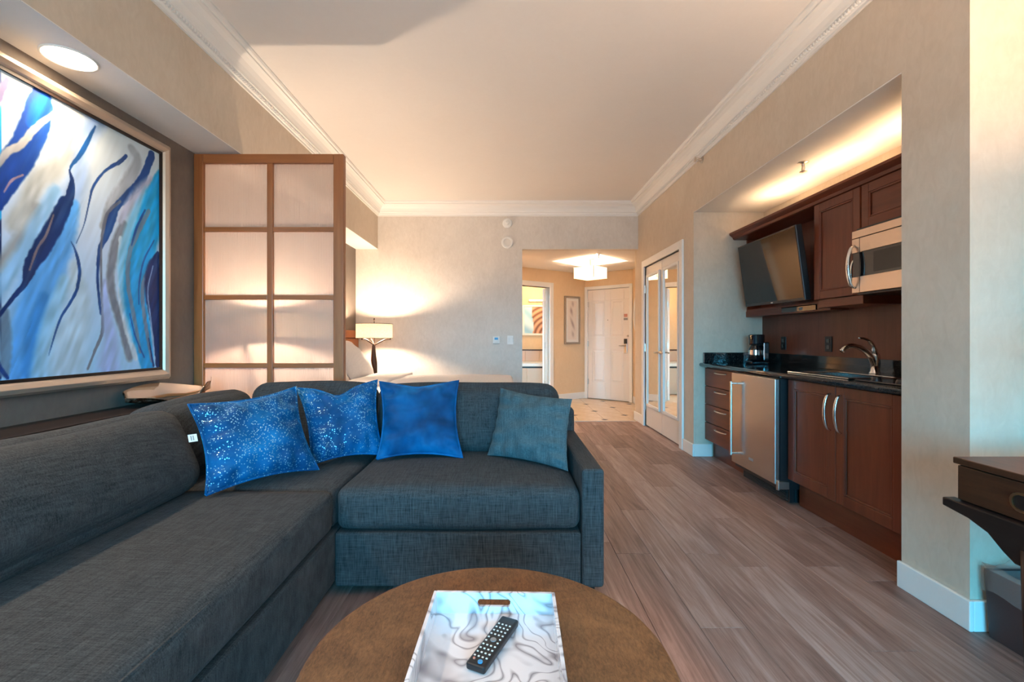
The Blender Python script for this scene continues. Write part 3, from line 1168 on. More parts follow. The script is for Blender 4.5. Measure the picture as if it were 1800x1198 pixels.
MB().box(-0.8, 1.65, 9.878, 9.9, 0.862, 0.885).build('tile_border', 'desk_wood', bt)
MB().lathe([(0.03, 0.625), (0.022, 0.64), (0.018, 0.70)], (1.0, 9.22, 0), 14).tube(smooth_path([(1.0, 9.22, 0.69), (1.0, 9.24, 0.80), (1.0, 9.33, 0.83), (1.0, 9.42, 0.77)], 6), 0.013).build('faucet', 'nickel', bt, smooth=True)

bp_ = thing('picture_frame', (0, 9.9, 0), 'white-framed swirling picture above the bathtub', 'picture')


def art_bath(u, v):
    if u < 0.40 + 0.05 * math.sin(v * 6):
        f = 0.5 + 0.5 * math.sin(v * 9 + u * 6)
        return tuple(p + (q - p) * f for p, q in zip(lin((205, 228, 240)), lin((150, 196, 222))))
    d = math.hypot((u - 1.25) * 0.8, v + 0.1)
    f = 0.5 + 0.5 * math.sin(d * 34)
    return tuple(p + (q - p) * f for p, q in zip(lin((214, 168, 142)), lin((120, 84, 70))))


picture_parts(bp_, 0.36, 0.90, 1.19, 1.85, 0.04, 0.004, 'plastic_white', art_bath)
bl_ = thing('vanity_light', (0.63, 9.86, 1.93), 'slim glowing light bar above the bathroom picture', 'wall light')
MB().box(0.50, 0.82, 9.84, 9.9, 1.93, 1.965).build('housing', 'plastic_white', bl_, bevel=0.006)
MB().box(0.51, 0.81, 9.835, 9.8395, 1.932, 1.962).build('diffuser', 'strip_glow', bl_)
lamp_light('bath_bulb', 'POINT', (0.65, 9.3, 2.2), 28, (1.0, 0.62, 0.28), bl_, shadow_soft_size=0.08)

bd = MB().box(0, 0.72, 0.0, 0.038, 0.012, DH - 0.006).build('door_4', 'door_white', bevel=0.002)
tag(bd, 'open bathroom door seen edge-on at its hinges', 'door', kind='structure')
bd.matrix_world = frame_mat(A0 + ta * (BS1 - 0.004) + na * 0.125, Vector((0.14, 0.99, 0)).normalized(), Vector((-0.99, 0.14, 0)).normalized())
m = MB()
for z in (0.30, 1.0, 1.74):
    h = MB().box(0.0, 0.04, -0.004, 0.0, z - 0.055, z + 0.055).lathe([(0.010, z - 0.055), (0.010, z + 0.055)], (-0.006, -0.006, 0), 10)
    h.build('hinge', 'nickel', bd, local=True)
lever(bd, 0.66, 1.0, -1)

# ------------------------------------------------------------------ wall fittings
def disc_thing(name, c, prof, mat, label, cat):
    o = MB().lathe(prof, c, 28, 'y').build(name, mat, smooth=False, bevel=0.0)
    return tag(o, label, cat)


sd = thing('smoke_detector', (0.022, YB, 2.69), 'white domed smoke detector high on the bed wall', 'smoke detector')
MB().lathe([(0.066, 0), (0.066, -0.012), (0.058, -0.022), (0.03, -0.026)], (0.022, YB, 2.69), 28, 'y').build('base', 'plastic_white', sd)
MB().lathe([(0.026, -0.024), (0.026, -0.046), (0.015, -0.052)], (0.022, YB, 2.69), 20, 'y').build('dome', 'plastic_white', sd)
sp = thing('wall_speaker', (0.022, YB, 2.43), 'round white alarm speaker below the smoke detector', 'speaker')
MB().lathe([(0.082, 0), (0.082, -0.012), (0.072, -0.020), (0.052, -0.020), (0.048, -0.012)], (0.022, YB, 2.43), 32, 'y').build('ring', 'plastic_white', sp)
MB().lathe([(0.047, -0.004), (0.047, -0.013)], (0.022, YB, 2.43), 24, 'y').build('grille', 'mat_board', sp)
th = thing('thermostat', (-0.128, YB, 1.10), 'white thermostat with small blue display on the bed wall', 'thermostat')
MB().box(-0.178, -0.078, YB - 0.026, YB, 1.055, 1.155).build('body', 'plastic_white', th, bevel=0.008)
MB().box(-0.152, -0.104, YB - 0.0275, YB - 0.0255, 1.108, 1.138).build('display', 'blue_print', th)
MB().box(-0.155, -0.10, YB - 0.0275, YB - 0.0255, 1.072, 1.082).build('button_bar', 'mat_board', th)
ls = thing('light_switch', (0.062, YB, 1.10), 'white twin light switch beside the hall opening', 'light switch')
MB().box(0.02, 0.105, YB - 0.008, YB, 1.045, 1.165).build('plate', 'trim_white', ls, bevel=0.003)
for k in (0.042, 0.083):
    MB().box(k - 0.012, k + 0.012, YB - 0.014, YB - 0.007, 1.075, 1.135).build('rocker', 'plastic_white', ls, bevel=0.003)


def sprinkler(c, d, label):
    """sprinkler head at c; d points away from its surface"""
    o = thing('fire_sprinkler', c, label, 'sprinkler')
    M = Vector((0, 0, 1)).rotation_difference(Vector(d)).to_matrix()

    def T(m):
        m.v = [tuple(M @ Vector(p) + Vector(c)) for p in m.v]
        return m
    T(MB().lathe([(0.034, 0), (0.034, 0.004), (0.012, 0.010), (0.010, 0.030)], seg=18)).build('escutcheon', 'nickel', o)
    T(MB().tube([(0.012, 0, 0.025), (0.016, 0, 0.045), (0.006, 0, 0.062)], 0.0035, 6).tube([(-0.012, 0, 0.025), (-0.016, 0, 0.045), (-0.006, 0, 0.062)], 0.0035, 6)
      .tube([(0, 0, 0.02), (0, 0, 0.06)], 0.004, 6)).build('yoke', 'nickel', o)
    T(MB().lathe([(0.024, 0.062), (0.024, 0.066), (0.004, 0.070)], seg=12)).build('deflector', 'nickel', o)


sprinkler((XR, 4.17, 2.765), (-1, 0, 0), 'sidewall fire sprinkler just under the right crown moulding')
sprinkler((2.04, 3.12, ZS - 0.006), (0, 0, -1), 'bronze fire sprinkler in the kitchenette niche ceiling')
sprinkler((1.33, 6.50, ZS), (0, 0, -1), 'small fire sprinkler in the hall ceiling')


def downlight(y, label, power, x=-1.885):
    o = thing('recessed_light', (x, y, ZS), label, 'recessed light', 'recessed lights in the soffit')
    MB().lathe([(0.098, -0.0005), (0.098, -0.005), (0.092, -0.007), (0.088, -0.004), (0.088, -0.001)], (x, y, ZS), 40).build('trim_ring', 'trim_white', o, smooth=True)
    MB().lathe([(0.089, -0.001), (0.089, -0.0030)], (x, y, ZS), 40).build('lens', 'bulb_glow', o)
    lamp_light('downlight_beam', 'SPOT', (x, y, ZS - 0.02), power, (1.0, 0.70, 0.46), o, spot_size=math.radians(140), spot_blend=0.9, shadow_soft_size=0.07)


downlight(1.967, 'bright round recessed light in the soffit above the painting', 48)
downlight(0.60, 'recessed soffit light in the middle of the sofa wall', 85)
downlight(-0.77, 'recessed soffit light nearest the window', 85)

hd_ = thing('recessed_light', (0.10, 6.80, ZS), 'added recessed light brightening the hall, unseen behind the bed wall', 'recessed light')  # extra light added to brighten the hall, placed out of view
MB().lathe([(0.098, -0.0005), (0.098, -0.005), (0.092, -0.007), (0.088, -0.004), (0.088, -0.001)], (0.10, 6.80, ZS), 40).build('trim_ring', 'trim_white', hd_, smooth=True)
MB().lathe([(0.089, -0.001), (0.089, -0.0030)], (0.10, 6.80, ZS), 40).build('lens', 'bulb_glow', hd_)
lamp_light('downlight_beam', 'SPOT', (0.10, 6.80, ZS - 0.02), 125, (1.0, 0.72, 0.50), hd_, spot_size=math.radians(150), spot_blend=0.9, shadow_soft_size=0.07)

# ------------------------------------------------------------------ the large painting
STROKES = [
 (0.9,(168,186,222),[(2.22,2.185,0.0933),(2.13,2.036,0.1146),(2.121,1.864,0.1041),(2.039,1.665,0.1313),(2.013,1.49,0.1365)]),
 (0.8,(196,186,178),[(2.121,2.227,0.0568),(2.075,2.012,0.0724),(2.013,1.885,0.0938),(1.931,1.79,0.0863),(1.893,1.682,0.0829),(1.849,1.592,0.0863),(1.924,1.675,0.0467)]),
 (0.8,(163,154,150),[(1.939,1.688,0.0474),(1.924,1.619,0.0545),(1.863,1.526,0.0584),(1.814,1.44,0.0623),(1.766,1.38,0.0591)]),
 (0.8,(150,190,225),[(2.013,1.785,0.0511),(1.931,1.605,0.0706),(1.878,1.482,0.0668),(1.82,1.38,0.0697),(1.773,1.292,0.0661)]),
 (0.7,(84,160,228),[(2.102,1.743,0.0558),(2.057,1.584,0.1068),(1.988,1.428,0.1581),(1.924,1.274,0.1715),(1.885,1.113,0.1497),(1.863,0.966,0.1096)]),
 (0.8,(60,140,210),[(1.963,1.309,0.0486),(1.916,1.153,0.0618),(1.893,0.987,0.0452)]),
 (0.8,(160,200,225),[(2.057,1.387,0.0623),(1.988,1.196,0.0748),(1.947,0.983,0.0877)]),
 (0.8,(205,214,224),[(2.102,1.463,0.0651),(2.13,1.289,0.1242),(2.084,1.112,0.1829),(2.066,0.974,0.2068)]),
 (0.6,(110,130,150),[(1.807,1.235,0.0412),(1.814,1.114,0.0484),(1.807,0.994,0.0412)]),
 (0.3,(15,55,120),[(1.78,1.048,0.0133),(1.8,1.002,0.0177),(1.82,0.97,0.0139)]),
 (0.5,(120,105,150),[(1.817,2.161,0.0208),(1.793,2.095,0.0338),(1.766,2.029,0.0328)]),
 (0.15,(6,56,140),[(1.963,2.194,0.0486),(1.951,2.139,0.1041),(1.931,2.048,0.1178),(1.893,1.935,0.1131),(1.849,1.839,0.1151),(1.814,1.765,0.1038),(1.773,1.662,0.0727)]),
 (0.6,(16,92,196),[(1.963,2.178,0.0405),(1.931,2.105,0.0549),(1.908,2.029,0.0383)]),
 (0.4,(205,185,172),[(2.022,2.133,0.0223),(1.971,2.075,0.0229),(1.916,2.001,0.0278),(1.871,1.926,0.0294),(1.82,1.874,0.0279),(1.786,1.808,0.0201)]),
 (0.5,(170,130,140),[(1.878,1.803,0.0089),(1.835,1.765,0.0099),(1.807,1.71,0.0069)]),
 (0.3,(18,78,140),[(2.209,2.157,0.0103),(2.164,2.059,0.0217),(2.126,1.981,0.0209),(2.088,1.922,0.0128),(2.08,1.897,0.0073)]),
 (0.2,(6,40,92),[(2.078,1.897,0.0073),(2.091,1.845,0.0276),(2.075,1.761,0.0453),(2.057,1.734,0.0623),(2.013,1.633,0.0767),(1.951,1.512,0.0761),(1.908,1.432,0.0574),(1.885,1.357,0.0254),(1.835,1.286,0.0184),(1.786,1.213,0.0134),(1.766,1.181,0.0105)]),
 (0.4,(150,120,120),[(2.005,1.673,0.0084),(1.971,1.574,0.0114),(1.935,1.509,0.011),(1.904,1.415,0.0076)]),
 (0.3,(26,66,128),[(2.389,2.086,0.0192),(2.352,2.042,0.0209),(2.262,1.96,0.0129),(2.199,1.863,0.0142),(2.179,1.793,0.01),(2.15,1.667,0.0058),(2.111,1.57,0.0037)]),
 (0.6,(176,170,174),[(2.423,2.14,0.0494),(2.461,2.084,0.0637),(2.399,1.95,0.0726),(2.306,1.822,0.0559),(2.251,1.683,0.0426)]),
 (0.25,(16,62,124),[(2.56,2.16,0.0496),(2.52,2.054,0.0454),(2.48,1.978,0.0517),(2.411,1.894,0.0489),(2.328,1.8,0.0388),(2.306,1.755,0.0559),(2.273,1.651,0.0413),(2.235,1.568,0.0231),(2.221,1.444,0.0166),(2.23,1.315,0.0146),(2.241,1.251,0.0148)]),
 (0.4,(120,115,125),[(2.352,1.836,0.0163),(2.278,1.757,0.0175),(2.251,1.655,0.0192),(2.241,1.578,0.0127),(2.241,1.438,0.0148),(2.249,1.261,0.017),(2.246,1.157,0.0191),(2.209,1.074,0.0164),(2.169,0.984,0.0119)]),
 (0.22,(16,66,128),[(2.086,1.572,0.0055),(2.107,1.534,0.0131),(2.125,1.466,0.018),(2.126,1.417,0.018),(2.111,1.349,0.0159),(2.075,1.281,0.0136),(2.039,1.224,0.0122),(2.013,1.154,0.0102),(1.998,1.104,0.0076),(1.983,1.053,0.0033)]),
 (0.7,(180,186,226),[(2.262,1.412,0.0323),(2.273,1.252,0.0543),(2.295,1.11,0.0886),(2.284,0.996,0.1317)]),
 (0.6,(128,124,132),[(2.375,1.724,0.0474),(2.328,1.615,0.057),(2.295,1.464,0.0509),(2.306,1.341,0.0492),(2.363,1.188,0.0517),(2.411,1.028,0.0489)]),
 (0.6,(225,222,226),[(2.352,1.649,0.0233),(2.346,1.403,0.0231),(2.375,1.228,0.0308),(2.448,1.027,0.0378)]),
 (0.8,(195,185,205),[(2.554,2.003,0.0686),(2.474,1.914,0.0772),(2.399,1.82,0.0605),(2.352,1.738,0.0349)]),
 (0.7,(130,196,226),[(2.54,1.945,0.0678),(2.461,1.807,0.0764),(2.411,1.693,0.0734),(2.363,1.524,0.0587),(2.375,1.347,0.0522),(2.436,1.129,0.0499)]),
 (0.25,(0,160,222),[(2.639,2.054,0.1025),(2.588,1.907,0.1551),(2.547,1.767,0.1706),(2.493,1.597,0.1832),(2.455,1.467,0.1649),(2.455,1.313,0.1522),(2.493,1.15,0.1308),(2.533,0.97,0.0945)]),
 (0.4,(125,132,150),[(2.54,1.839,0.0271),(2.467,1.706,0.0307),(2.411,1.582,0.0293),(2.399,1.429,0.029),(2.442,1.231,0.0276),(2.48,1.057,0.0207)]),
 (0.3,(20,80,150),[(2.513,1.837,0.0106),(2.455,1.723,0.0152),(2.423,1.625,0.0099)]),
 (0.3,(15,85,160),[(2.578,1.683,0.0084),(2.506,1.558,0.0119),(2.474,1.428,0.0116),(2.471,1.315,0.009)]),
 (0.3,(10,80,160),[(2.411,1.26,0.0073),(2.448,1.139,0.0101),(2.508,1.024,0.0093)]),
 (0.4,(130,132,150),[(2.588,1.593,0.0169),(2.506,1.443,0.0264),(2.497,1.337,0.0288),(2.52,1.192,0.0267),(2.56,1.001,0.0193)]),
 (0.25,(6,38,92),[(2.607,1.619,0.02),(2.574,1.516,0.0976),(2.57,1.408,0.1251),(2.588,1.269,0.0986),(2.602,1.129,0.057),(2.607,0.977,0.0343)]),
 (0.4,(150,172,212),[(2.57,1.537,0.0069),(2.533,1.393,0.0094),(2.554,1.236,0.0096),(2.578,1.054,0.0084)]),
 (0.3,(10,35,100),[(2.54,1.129,0.0081),(2.56,1.033,0.011),(2.574,0.973,0.0139)]),
]

CY0_, CY1_, CZ0_, CZ1_ = 1.32, 2.615, 0.963, 2.188
ny, nz = 330, 310
gy = np.linspace(CY0_, CY1_, ny)
gz = np.linspace(CZ0_, CZ1_, nz)
GY, GZ = np.meshgrid(gy, gz)


def vnoise(Y, Z, f, seed):
    r = np.random.default_rng(seed)
    g = r.random((64, 64))
    a, b = (Y * f) % 63, (Z * f) % 63
    i, j = a.astype(int), b.astype(int)
    u, v = a - i, b - j
    u, v = u * u * (3 - 2 * u), v * v * (3 - 2 * v)
    return g[i, j] * (1 - u) * (1 - v) + g[i + 1, j] * u * (1 - v) + g[i, j + 1] * (1 - u) * v + g[i + 1, j + 1] * u * v


def paint_canvas():
    top, mid, low = np.array((234, 228, 224.)), np.array((208, 214, 232.)), np.array((176, 208, 234.))
    t = np.clip((GZ - CZ0_) / (CZ1_ - CZ0_), 0, 1)[..., None]
    img = np.where(t > 0.5, mid + (top - mid) * (t - 0.5) * 2, low + (mid - low) * t * 2)
    wv = vnoise(GY - 0.4 * GZ + 2.0, GZ * 0.3, 14, 3)[..., None]
    img = img * (0.97 + 0.05 * wv)
    streak = vnoise(GY - 0.40 * (GZ - 1.6) + 2.0, GZ * 0.12, 60, 5)
    # the strokes in view, and a second run of the same hand towards the near side of the canvas
    for run, dy in ((1, -0.78), (0, 0.0)):
        for soft, rgb, pts in STROKES:
            P_ = smooth_path([(a + dy, b, w) for a, b, w in pts], 7)
            col = np.array(rgb, float)
            best = np.full(GY.shape, 1e9)
            wid = np.zeros(GY.shape)
            for (p, q) in zip(P_[:-1], P_[1:]):
                d = np.array((q[0] - p[0], q[1] - p[1]))
                L2 = d @ d + 1e-12
                s = np.clip(((GY - p[0]) * d[0] + (GZ - p[1]) * d[1]) / L2, 0, 1)
                dist = np.hypot(GY - p[0] - s * d[0], GZ - p[1] - s * d[1])
                ww = np.maximum(p[2] + (q[2] - p[2]) * s, 0.002) / 2
                k = dist - ww
                hit = k < best
                best = np.where(hit, k, best)
                wid = np.where(hit, ww, wid)
            ed = np.maximum(wid * soft, 0.003)
            rag = (vnoise(GY, GZ, 55, 11) - 0.5) * np.minimum(0.006, wid * 0.35)
            a = np.clip(0.5 - (best + rag + ed * 0.15) / ed, 0, 1)
            a = a * (0.95 if soft < 0.35 else 0.90)
            a = a * np.clip(0.86 + 0.28 * streak, 0, 1)
            if run:
                a = np.where(GY < 1.80, a, 0)
            shade = (0.88 + 0.24 * vnoise(GY - 0.4 * GZ + 2.0, GZ * 0.25, 55, 17))[..., None]
            img = img * (1 - a[..., None]) + np.clip(col * shade, 0, 255) * a[..., None]
    img *= (0.975 + 0.05 * streak)[..., None]
    c = np.clip(img * np.array((0.84, 0.94, 1.0)), 0, 255) / 255
    return np.where(c < 0.04045, c / 12.92, ((c + 0.055) / 1.055) ** 2.4)


pa = thing('painting', (XL, 2.0, 0.895), 'large abstract blue and white painting in a champagne frame', 'painting')
lincol = paint_canvas()
vs = np.stack([np.full(GY.size, -1.992), GY.ravel(), GZ.ravel()], 1)
fs = [(j * ny + i, j * ny + i + 1, (j + 1) * ny + i + 1, (j + 1) * ny + i) for j in range(nz - 1) for i in range(ny - 1)]
me = bpy.data.meshes.new('canvas')
me.from_pydata(vs.tolist(), [], fs)
at_ = me.color_attributes.new('paint', 'FLOAT_COLOR', 'POINT')
at_.data.foreach_set('color', np.concatenate([lincol.reshape(-1, 3), np.ones((GY.size, 1))], 1).astype(np.float32).ravel())
me.materials.append(MATS['painted_canvas'])
link('canvas', me, pa)
MB().box(XL + 0.002, -1.994, CY0_ - 0.02, CY1_ + 0.02, CZ0_ - 0.02, CZ1_ + 0.02).build('backing', 'black_plastic', pa)


def ring(mb, y0, y1, z0, z1, w, x0, x1):
    mb.box(x0, x1, y0, y0 + w, z0, z1).box(x0, x1, y1 - w, y1, z0, z1)
    mb.box(x0, x1, y0 + w, y1 - w, z0, z0 + w).box(x0, x1, y0 + w, y1 - w, z1 - w, z1)
    return mb


ring(MB(), CY0_ - 0.014, CY1_ + 0.014, CZ0_ - 0.014, CZ1_ + 0.014, 0.014, -1.994, -1.982).build('fillet', 'espresso', pa)
fo = [(0, XL + 0.002), (0, -1.985), (0.012, -1.968), (0.030, -1.962), (0.048, -1.972), (0.056, -1.984), (0.056, XL + 0.002)]   # depth profile outside -> inside
m = MB()
q0, q1, r0, r1 = CY0_ - 0.070, CY1_ + 0.070, CZ0_ - 0.070, CZ1_ + 0.070
k = len(fo)
vs = []
for (cy, cz, sy, sz) in ((q0, r0, 1, 1), (q1, r0, -1, 1), (q1, r1, -1, -1), (q0, r1, 1, -1)):
    vs += [(xx, cy + sy * d, cz + sz * d) for d, xx in fo]
fs = []
for c in range(4):
    for i in range(k):
        j = (i + 1) % k
        fs.append((c * k + i, c * k + j, ((c + 1) % 4) * k + j, ((c + 1) % 4) * k + i))
m.add(vs, fs)
m.build('frame', 'champagne_frame', pa, bevel=0.002)

# ------------------------------------------------------------------ wooden divider screen with ribbed panes
SY = 2.995
ds = thing('divider_screen', (-1.55, SY, 0), 'wooden lattice divider screen with ribbed translucent panes', 'room divider')
X0, X1, ZT = XL + 0.002, -1.06, 2.333
XS = [(X0, X0 + 0.062), (-1.562, -1.524), (X1 - 0.066, X1)]
for a, b in (XS[0], XS[2]):
    MB().box(a, b, SY - 0.024, SY + 0.024, 0.0, ZT).build('stile', 'screen_wood', ds, bevel=0.004)
rows = [(0.0, 0.075)]
pitch = (ZT - 0.060 - 0.075 + 0.030) / 5
zz = [0.075 + pitch * i for i in range(6)]
rails = [(0.0, 0.075)] + [(zz[i] - 0.030, zz[i]) for i in range(1, 5)] + [(ZT - 0.060, ZT)]
MB().box(XS[1][0], XS[1][1], SY - 0.020, SY + 0.020, 0.075, ZT - 0.060).build('mullion', 'screen_wood', ds, bevel=0.003)
for i, (a, b) in enumerate(rails):
    e = 0.024 if i in (0, 5) else 0.017
    for p, q in ((XS[0][1], XS[1][0]), (XS[1][1], XS[2][0])):
        if i in (0, 5):
            if p == XS[0][1]:
                MB().box(p, XS[2][0], SY - e, SY + e, a, b).build('rail', 'screen_rail_wood', ds, bevel=0.004)
        else:
            MB().box(p, q, SY - e, SY + e, a, b).build('rail', 'screen_rail_wood', ds, bevel=0.003)
for i in range(5):
    for p, q in ((XS[0][1], XS[1][0]), (XS[1][1], XS[2][0])):
        MB().box(p + 0.0005, q - 0.0005, SY - 0.003, SY + 0.003, rails[i][1] + 0.0005, rails[i + 1][0] - 0.0005).build('pane', 'reeded_glass', ds)

# ------------------------------------------------------------------ bed corner
bed = thing('bed', (-0.95, 4.46, 0), 'white-made bed behind the sofa and the screen', 'bed')
MB().box(-1.96, 0.02, 3.66, 5.26, 0.08, 0.36).build('box_spring', 'linen_white', bed, bevel=0.03)
cushion_mesh((1.02, 0.83, 0.15), 0.07, (0.01, 0.01, 0.012), 18, center=(-0.94, 4.46, 0.50)).build('mattress', 'linen_white', bed, smooth=True)
cushion_mesh((0.80, 0.87, 0.055), 0.05, (0, 0, 0.012), 24, center=(-0.72, 4.46, 0.655), wob=0.006, seed=4).build('duvet', 'linen_white', bed, smooth=True)
cushion_mesh((0.20, 0.86, 0.022), 0.02, (0, 0, 0.006), 16, center=(-1.28, 4.46, 0.715), wob=0.006, seed=5).build('turned_sheet', 'linen_white', bed, smooth=True)
for sx in (-1.88, -0.06):
    for sy in (3.74, 5.18):
        MB().box(sx - 0.03, sx + 0.03, sy - 0.03, sy + 0.03, 0, 0.08).build('leg', 'espresso', bed)
hb = thing('headboard', (-2.0, 4.46, 0), 'brown upholstered headboard panel on the wall behind the bed', 'headboard')
for i in range(5):
    y0 = 3.05 + i * 0.62
    MB().box(XL + 0.001, XL + 0.055, y0 + 0.004, y0 + 0.616, 0.30, 1.135).build('panel', 'headboard_leather', hb, bevel=0.012)
MB().box(XL + 0.001, XL + 0.07, 3.05, 6.15, 1.137, 1.23).build('top_ledge', 'headboard_leather', hb, bevel=0.008)


def bed_pillow(y0, y1, label, seed):
    mb, e, n = pillow_mesh((-1.52, y0, 0.70), (-1.50, y1, 0.70), (-1.82, y1 - 0.02, 1.10), (-1.84, y0 + 0.02, 1.10), 0.24, 18, 0.03, seed, 0.006)
    o = mb.build('bed_pillow', 'linen_white', smooth=True)
    tag(o, label, 'pillow', 'white pillows on the bed')


bed_pillow(3.70, 4.40, 'white bed pillow nearer the divider screen', 21)
bed_pillow(4.52, 5.22, 'white bed pillow nearer the lit lamp', 22)


def nightstand(y0, y1, label):
    o = thing('nightstand', (-1.75, (y0 + y1) / 2, 0), label, 'nightstand', 'nightstands beside the bed')
    MB().box(-1.97, -1.44, y0, y1, 0.12, 0.61).build('body', 'espresso', o, bevel=0.004)
    MB().box(-1.98, -1.42, y0 - 0.01, y1 + 0.01, 0.61, 0.635).build('top', 'espresso', o, bevel=0.004)
    for z in (0.16, 0.38):
        d = MB().box(-1.44, -1.425, y0 + 0.02, y1 - 0.02, z, z + 0.20).build('drawer', 'espresso', o, bevel=0.003)
        MB().tube([(-1.41, y0 + 0.17, z + 0.12), (-1.41, y1 - 0.17, z + 0.12)], 0.007).build('handle', 'nickel', d)
    for sx in (-1.93, -1.48):
        for sy in (y0 + 0.04, y1 - 0.04):
            MB().box(sx - 0.02, sx + 0.02, sy - 0.02, sy + 0.02, 0, 0.12).build('leg', 'espresso', o)


nightstand(3.07, 3.55, 'dark nightstand hidden behind the divider screen')
nightstand(5.37, 5.87, 'dark nightstand between the bed and the papered wall')


def table_lamp(x, y, label, power):
    z0 = 0.636
    o = thing('table_lamp', (x, y, z0), label, 'lamp', 'bronze table lamps beside the bed')
    MB().lathe([(0.09, 0), (0.09, 0.010), (0.03, 0.018)], (x, y, z0), 28).build('base', 'dark_bronze', o, smooth=False)
    MB().tube(smooth_path([(x + 0.02, y, z0 + 0.01), (x + 0.012, y, z0 + 0.10), (x - 0.004, y, z0 + 0.22), (x - 0.008, y, z0 + 0.34), (x - 0.004, y, z0 + 0.43)], 4),
              [0.014, 0.016, 0.019, 0.022, 0.025, 0.029, 0.033, 0.036, 0.036, 0.034, 0.031, 0.028, 0.025, 0.022, 0.020, 0.018, 0.015]).build('body', 'dark_bronze', o, smooth=True)
    for a in (0, 2.094, 4.189):
        c, s = math.cos(a), math.sin(a)
        MB().tube(smooth_path([(x, y, z0 + 0.405), (x + c * 0.07, y + s * 0.07, z0 + 0.445), (x + c * 0.14, y + s * 0.14, z0 + 0.478), (x + c * 0.195, y + s * 0.195, z0 + 0.482)], 4), 0.0085).build('arm', 'dark_bronze', o, smooth=True)
        MB().lathe([(0.010, 0.474), (0.013, 0.485), (0.010, 0.497)], (x + c * 0.195, y + s * 0.195, z0), 10).build('finial', 'dark_bronze', o)
    MB().lathe([(0.219, 0.492), (0.219, 0.672), (0.216, 0.672), (0.216, 0.492)], (x, y, z0), 48, cap=False).build('shade', 'lamp_shade', o, smooth=True)
    MB().lathe([(0.221, 0.668), (0.221, 0.674), (0.215, 0.674), (0.215, 0.668)], (x, y, z0), 48, cap=False).lathe([(0.221, 0.490), (0.221, 0.496), (0.215, 0.496), (0.215, 0.490)], (x, y, z0), 48, cap=False).build('shade_ring', 'dark_bronze', o)
    MB().tube([(x, y, z0 + 0.42), (x, y, z0 + 0.73)], 0.005).lathe([(0.004, 0.71), (0.010, 0.722), (0.008, 0.735), (0.003, 0.745)], (x, y, z0), 10).build('rod', 'dark_bronze', o)
    lamp_light('lamp_bulb', 'POINT', (x, y + 0.03, z0 + 0.59), power, (1.0, 0.76, 0.55), o, shadow_soft_size=0.035)


table_lamp(-1.56, 3.29, 'bronze table lamp hidden behind the divider screen', 45)
table_lamp(-1.632, 5.65, 'lit bronze table lamp with linen drum shade beside the bed', 64)

# ------------------------------------------------------------------ console ledge and sculptural dish behind the sofa
cs = thing('sofa_console', (-1.95, 1.4, 0), 'narrow dark console ledge between the sofa and the wall', 'console')
MB().box(XL + 0.004, -1.80, 0.1, 2.94, 0.735, 0.770).build('top', 'espresso', cs, bevel=0.003)
for y in (0.14, 1.5, 2.86):
    MB().box(XL + 0.01, -1.885, y, y + 0.05, 0, 0.735).build('leg', 'espresso', cs)

DY0, DY1 = 2.30, 2.935


def dish_pt(t, s):
    """t along the leaf, s across; wavy rim rising to two pointed ends"""
    y = DY0 + (DY1 - DY0) * t
    w = 0.118 * (math.sin(math.pi * min(1, max(0, t)) ** 0.85)) ** 0.7 + 0.004
    cx = -1.905 + 0.02 * math.sin(t * 5) + 0.035 * (t - 0.5)
    k = min(1.0, max(0.0, (t - 0.42) / 0.33))
    k = k * k * (3 - 2 * k)
    if s < 0:
        rim = 0.016 + 0.078 * math.sin(math.pi * min(1.0, 0.08 + t * 0.95)) ** 0.8
    else:
        rim = 0.016 + 0.062 * k + 0.006 * math.sin(t * 19)
    z = 0.775 + 0.030 * abs(2 * t - 1) ** 3 + rim * abs(s) ** 2.0
    return Vector((cx + w * s, y, z))


def dish_sheet(off):
    n, k = 30, 14
    vs = [dish_pt(i / n, -1 + 2 * j / k) + Vector((0, 0, off * (1 - 0.0 * abs(-1 + 2 * j / k)))) for i in range(n + 1) for j in range(k + 1)]
    fs = [(i * (k + 1) + j, i * (k + 1) + j + 1, (i + 1) * (k + 1) + j + 1, (i + 1) * (k + 1) + j) for i in range(n) for j in range(k)]
    return MB().add(vs, fs)


dish = thing('decorative_dish', (-1.9, 2.62, 0.77), 'wavy polished metal leaf dish on the ledge below the painting', 'dish')
dish_sheet(0.005).build('bowl', 'polished_silver', dish, smooth=True)
dish_sheet(0.0).build('bark_shell', 'hammered_bronze', dish, smooth=True)

# ------------------------------------------------------------------ sectional sofa
sofa = thing('sectional_sofa', (-0.7, 2.0, 0), 'charcoal teal L-shaped sectional sofa with loose cushions', 'sofa')
FX, FY = -0.745, 1.975                    # front planes of the two wings
MB().box(-1.80, FX, -0.45, 2.86, 0.065, 0.285).build('base', 'sofa_fabric', sofa, bevel=0.012, seg=3)
MB().box(FX + 0.002, 0.328, FY, 2.86, 0.05, 0.285).build('base', 'sofa_fabric', sofa, bevel=0.012, seg=3)
cushion_mesh((0.515, 1.20, 0.092), 0.045, (0.006, 0.0, 0.022), 26, center=(-1.255, 0.775, 0.385), wob=0.003, seed=1).build('seat_cushion', 'sofa_fabric', sofa, smooth=True)
cushion_mesh((0.533, 0.375, 0.092), 0.045, (0.0, 0.008, 0.024), 22, center=(-0.207, 2.342, 0.385), wob=0.003, seed=2).build('seat_cushion', 'sofa_fabric', sofa, smooth=True)
cushion_mesh((0.515, 0.37, 0.088), 0.04, (0, 0, 0.015), 16, center=(-1.262, 2.350, 0.382), wob=0.003, seed=3).build('seat_cushion', 'sofa_fabric', sofa, smooth=True)
for pts in ([(FX - 0.006, -0.42, 0.452), (FX - 0.004, 0.8, 0.460), (FX - 0.006, 1.93, 0.452)],):
    MB().tube(smooth_path(pts, 10), 0.005, 6).build('seam', 'sofa_fabric', sofa)
